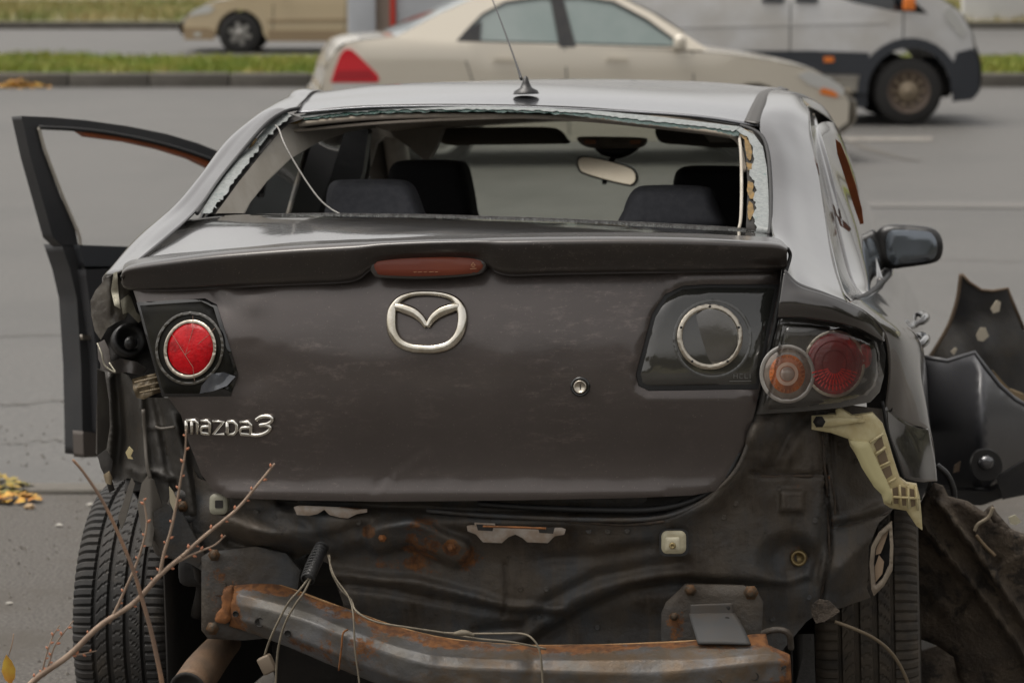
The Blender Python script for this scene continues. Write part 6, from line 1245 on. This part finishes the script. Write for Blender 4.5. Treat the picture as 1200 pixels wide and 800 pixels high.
box('silencer', (-.30, .66, .25), (.30, .46, .16), darkvoid, car, .06)
tube('rear_axle', [('x', -.66, .86, .27), ('x', 0, .92, .27), ('x', .66, .86, .27)], .035, darkvoid, car, 10)
tl = tube('exhaust_tip', [(222, 806, .08), (238, 784, .16), (256, 762, .26), (268, 752, .34)], [.036, .037, .032, .026], exhm, car, 20, 20)
lathe('tip_opening', C(221, 807, .075), tuple(C(222, 806, .08) - C(238, 784, .16)), [(.037, .002), (.037, .006), (.030, .006), (.029, -.002), (0, -.002)], darkvoid, tl, 20)
tube('hanger', [(232, 660, .2), (236, 690, .3), (230, 720, .35)], .012, darkvoid, car, 8)
sheet('inner_bulkhead', [(395, 640), (360, 650), (345, 665), (345, 740), (410, 790), (420, 700)], .26, darkvoid, car, step=9, thick=.006)

# ================================================================== LOOSE WRECKAGE ON THE RIGHT (own frames, in world space)
def wsheet(name, poly, Df, m, parent, step=8, thick=.01, rnd=None, holes=(), label=None, attr=None):
    fn = lambda x, y, Yv: WD(x, y, Yv)
    return sheet(name, poly, Df, m, parent, step=step, thick=thick, rnd=rnd, holes=holes, label=label, fn=fn)
_OC = OC
OC = OW                                             # facing test for world sheets
fend = empty('torn_wing', label='torn black wing panel with a spiked top standing behind the loose bumper', cat='car part')
fdm = mat('torn_wing_black', (.040, .040, .042), .6, col2=(.060, .055, .048), nscale=7, stain=(.10, .07, .03), stain_scale=6, stain_lo=.58, stain_hi=.72, bump=.003, bscale=25)
wsheet('panel', [(1126, 320), (1134, 330), (1150, 340), (1164, 341), (1181, 338), (1186, 352), (1200, 385), (1225, 440), (1235, 520), (1100, 520), (1085, 424), (1100, 402), (1113, 378), (1122, 350)], lambda x, y: 7.9 + .25 * ((x - 1150) / 60.) ** 2 * .3 + .05 * crumple(x, y, 50, 3), fdm, fend, step=8, thick=.012)
for k_, pl3 in enumerate(([(1161, 362), (1168, 352), (1173, 354), (1171, 365), (1164, 367)], [(1144, 393), (1149, 384), (1155, 384), (1159, 394), (1152, 400), (1146, 399)], [(1114, 412), (1120, 407), (1122, 409), (1118, 416)])):
    wsheet('bare_chip', pl3, 7.86, mat('chip_pale', (.46, .41, .32), .6) if 'chip_pale' not in MATS else MATS['chip_pale'], fend, step=4, thick=.006)
wsheet('tear_edge', [(1164, 434), (1176, 448), (1184, 456), (1200, 462), (1215, 476), (1200, 470), (1182, 460), (1168, 444)], 7.80, mat('foam_tan', (.22, .16, .09), .8), fend, step=4, thick=.02)
tube('edge_return', [WD(x, y, 7.88) for x, y in [(1126, 321), (1122, 350), (1113, 378), (1100, 402), (1086, 424)]], .006, mat('brown_edge', (.10, .07, .045), .7), fend, 6, 30)
tube('edge_return', [WD(x, y, 7.88) for x, y in [(1127, 321), (1136, 331), (1150, 340), (1164, 341), (1181, 338), (1186, 352), (1200, 386)]], .005, MATS['brown_edge'], fend, 6, 40, smooth=False)
bump = empty('loose_bumper', label='loose dark grey bumper lying to the right of the wreck with a round fog lamp', cat='bumper')
bmat = mat('bumper_dark', (.045, .046, .052), .42, coat=.5, coat_rough=.25, col2=(.060, .060, .064), nscale=2.5, bump=.001, bscale=12)
def Db(x, y): return 7.25 - .16 * np.sin(np.clip((y - 410) / 170., 0, 1) * 3.0) + .004 * np.abs(x - 1150) + .02 * vnoise(x, y, 60, 3)
wsheet('bumper_skin', [(1080, 416), (1110, 422), (1142, 412), (1152, 424), (1168, 444), (1186, 462), (1212, 478), (1240, 500), (1245, 530), (1210, 545), (1180, 560), (1160, 572), (1120, 570), (1085, 580), (1078, 500)], Db, bmat, bump, step=7, thick=.01, rnd=(5, .02))
net_ = tube('bumper_lip', [WD(x, y, 7.12) for x, y in [(1080, 418), (1110, 423), (1142, 413), (1156, 432), (1172, 452), (1190, 468), (1215, 482)]], .006, bmat, bump, 8, 50, smooth=False)
wsheet('fog_lamp_recess', smooth_poly([(1138, 545), (1144, 530), (1160, 527), (1172, 536), (1174, 552), (1162, 562), (1145, 560)], 40), 7.03, blackpl, bump, step=4, thick=.02, rnd=(5, -.0))
wsheet('fog_lamp', circ(1156, 542, 11, 10, 30), lambda x, y: 7.01 + .0, mat('fog_grey', (.10, .10, .105), .15, .5, coat=1), bump, step=3, thick=.02, rnd=(6, .03))
wsheet('intake', [(1168, 560), (1200, 540), (1236, 520), (1240, 560), (1200, 580), (1175, 585)], 7.10, blackpl, bump, step=8, thick=.02)
wsheet('scuff', [(1119, 544), (1126, 540), (1124, 552), (1117, 554)], 7.09, MATS['brown_edge'], bump, step=3, thick=.002)
wsheet('lower_lip', [(1090, 570), (1120, 574), (1160, 576), (1180, 566), (1185, 580), (1150, 592), (1100, 590)], 7.2, blackpl, bump, step=6, thick=.05)
# wheel arch liner
lin = empty('arch_liner', label='muddy brown ribbed wheel arch liner leaning by the right rear tyre', cat='car part')
def rot_uv(x, y): a = rad(42); dx, dy = x - 1130, y - 690; return dx * math.cos(a) + dy * math.sin(a), -dx * math.sin(a) + dy * math.cos(a)
def Dl(x, y):
    u, v = rot_uv(x, y)
    d = 5.85 - .10 * np.sin(np.clip((x - 1070) / 200., 0, 1) * 2.6) + .0007 * (y - 640)
    def rib(poly, w_, a_): return a_ * np.exp(-(seg_dist(x, y, poly, False)[0] / w_) ** 2)
    d = d + rib([(1100, 588), (1140, 640), (1175, 690), (1215, 745)], 4.5, -.042) + rib([(1080, 612), (1110, 650), (1145, 690), (1190, 750), (1220, 800)], 4.5, -.042)
    d = d + rib([(1170, 655), (1143, 690), (1118, 722)], 3.0, .02) + rib([(1215, 640), (1180, 660), (1160, 672)], 4, -.018) + rib([(1118, 722), (1100, 705), (1092, 690)], 6, -.01)
    d = d + .03 * (1 / (1 + np.exp(-np.clip((v - 30) / 3., -30, 30)))) * 0
    return d + .010 * vnoise(x, y, 22, 7) + .005 * vnoise(x, y, 7, 8)
wsheet('liner_shell', [(1086, 578), (1096, 566), (1106, 570), (1112, 582), (1135, 588), (1160, 604), (1190, 622), (1240, 640), (1260, 900), (1150, 900), (1118, 770), (1098, 756), (1070, 745), (1070, 640), (1074, 600)], Dl, mudpl, lin, step=5, thick=.012, rnd=(5, .02))
wsheet('buckle_strap', [(1140, 618), (1158, 596), (1164, 592), (1168, 600), (1184, 618), (1170, 648), (1160, 652), (1142, 628)], lambda x, y: 5.74 + .03 * np.exp(-((x - y * .3 - 970) / 8.) ** 2) + .01 * crumple(x, y, 20, 3), mudpl, lin, step=4, thick=.012, rnd=(4, .01))
tube('strap_edge', [WD(x, y, 5.72) for x, y in [(1142, 622), (1146, 614), (1158, 606), (1164, 594)]], .004, mat('worn_edge', (.24, .20, .14), .6), lin, 6)
tube('strap_edge', [WD(x, y, 5.735) for x, y in [(1144, 627), (1153, 638), (1166, 651)]], .004, mat('worn_brown', (.17, .12, .07), .6), lin, 6)
tube('liner_rim', [WD(x, y, 5.86) for x, y in [(1098, 545), (1110, 556), (1117, 572), (1118, 584)]], .007, blackpl, lin, 8)
wsheet('pale_flake', [(1182, 606), (1190, 603), (1197, 611), (1190, 615), (1184, 613)], 6.3, mat('pale_flake', (.50, .46, .33), .6), lin, step=3, thick=.004)
wsheet('liner_flap', [(1060, 770), (1100, 756), (1130, 780), (1150, 830), (1120, 880), (1060, 880)], lambda x, y: 5.9 + .05 * crumple(x, y, 30, 8), mudpl, lin, step=7, thick=.01)
OC = _OC
OC = OW
# ================================================================== BARE SHRUB IN FRONT
def shrub(name, label, stems, D, m):
    root_px = stems[0][0][0]; b = WD(root_px[0], root_px[1], D); r_ = empty(name, (0, 0, 0), label, 'shrub', 'bare stems in front of the wreck')
    par = None
    for pts, rad0, rad1, nb, sd_ in stems:
        P_ = [WD(x, y, D + dz) for x, y, dz in [(p[0], p[1], p[2] if len(p) > 2 else 0) for p in pts]]
        st = tube('stem' if rad0 > .0035 else 'branch', P_, [rad0, rad1], m, r_, 8, 60)
        cur = cr(np.array(P_), 200); rg = random.Random(sd_)
        V = []; Fc = []
        for k in range(nb):
            i = int((k + .5 + rg.uniform(-.3, .3)) / nb * 198); p = cur[i]; t = cur[min(i + 1, 199)] - cur[max(i - 1, 0)]; t /= np.linalg.norm(t); sdv = np.array([t[2], 0, -t[0]]) * (1 if k % 2 else -1)
            R_ = rad0 + (rad1 - rad0) * i / 200; c = p + sdv * (R_ + .0012); dirv = sdv * .8 + t * .7; dirv /= np.linalg.norm(dirv); a = np.cross(dirv, [0, 1, 0]); a /= np.linalg.norm(a); b2 = np.cross(dirv, a); s = rg.uniform(.0016, .0027); kk = len(V)
            for h, rr in ((-1, .5), (0, 1), (1, .7)):
                for q in range(6): V.append(c + dirv * s * h + (a * math.cos(q * 1.047) + b2 * math.sin(q * 1.047)) * s * rr)
            V.append(c + dirv * s * 2.0)
            for l_ in range(2):
                for q in range(6): Fc.append((kk + l_ * 6 + q, kk + l_ * 6 + (q + 1) % 6, kk + l_ * 6 + 6 + (q + 1) % 6, kk + l_ * 6 + 6 + q))
            for q in range(6): Fc.append((kk + 12 + q, kk + 12 + (q + 1) % 6, kk + 18))
        if nb:
            o = mesh_obj('buds', V, Fc, budm, st); o['kind'] = 'stuff'
    return r_
sh = shrub('bare_shrub', 'bare twiggy branch with small buds rising across the left rear tyre', [
    ([(-60, 1010), (0, 850), (37, 800), (80, 768), (117, 733), (157, 706), (187, 674), (213, 652)], .0060, .0036, 8, 1),
    ([(213, 652), (243, 625), (277, 597), (300, 570), (322, 543)], .0034, .0018, 9, 2),
    ([(187, 673), (193, 645), (200, 622), (207, 590), (212, 560), (217, 530), (218, 503)], .0030, .0013, 11, 3),
    ([(128, 730), (140, 705), (150, 683), (160, 660), (168, 635), (172, 613), (169, 590), (168, 584)], .0026, .0012, 10, 4),
    ([(206, 659), (222, 651), (236, 645), (252, 638), (264, 627)], .0024, .0012, 5, 5),
    ([(52, 792), (58, 775), (64, 757), (74, 742), (86, 727)], .0016, .0009, 6, 6),
    ([(48, 792), (55, 765), (62, 745), (70, 732)], .0014, .0008, 6, 7),
    ([(88, 767), (100, 765), (113, 762)], .0014, .0008, 3, 8)], 4.35, twigm2)
sh2 = shrub('bare_shrub', 'single smooth reddish stem arching down in front of the left rear tyre', [
    ([(85, 538), (100, 556), (122, 590), (143, 635), (157, 670), (166, 700), (176, 735), (185, 775), (191, 810), (200, 900), (210, 1010)], .0022, .0045, 0, 11)], 4.30, twigm)
lf = empty('hanging_leaf', (0, 0, 0), 'small yellow brown leaf on a thin stalk at the lower left edge', 'leaf')
leaf(10, 785, 4.4, 17, .15, '', lf)
tube('stalk', [WD(10, 768, 4.4), WD(14, 755, 4.4), WD(16, 742, 4.41)], .0008, twigm, lf, 6)
S.render.engine = 'CYCLES'
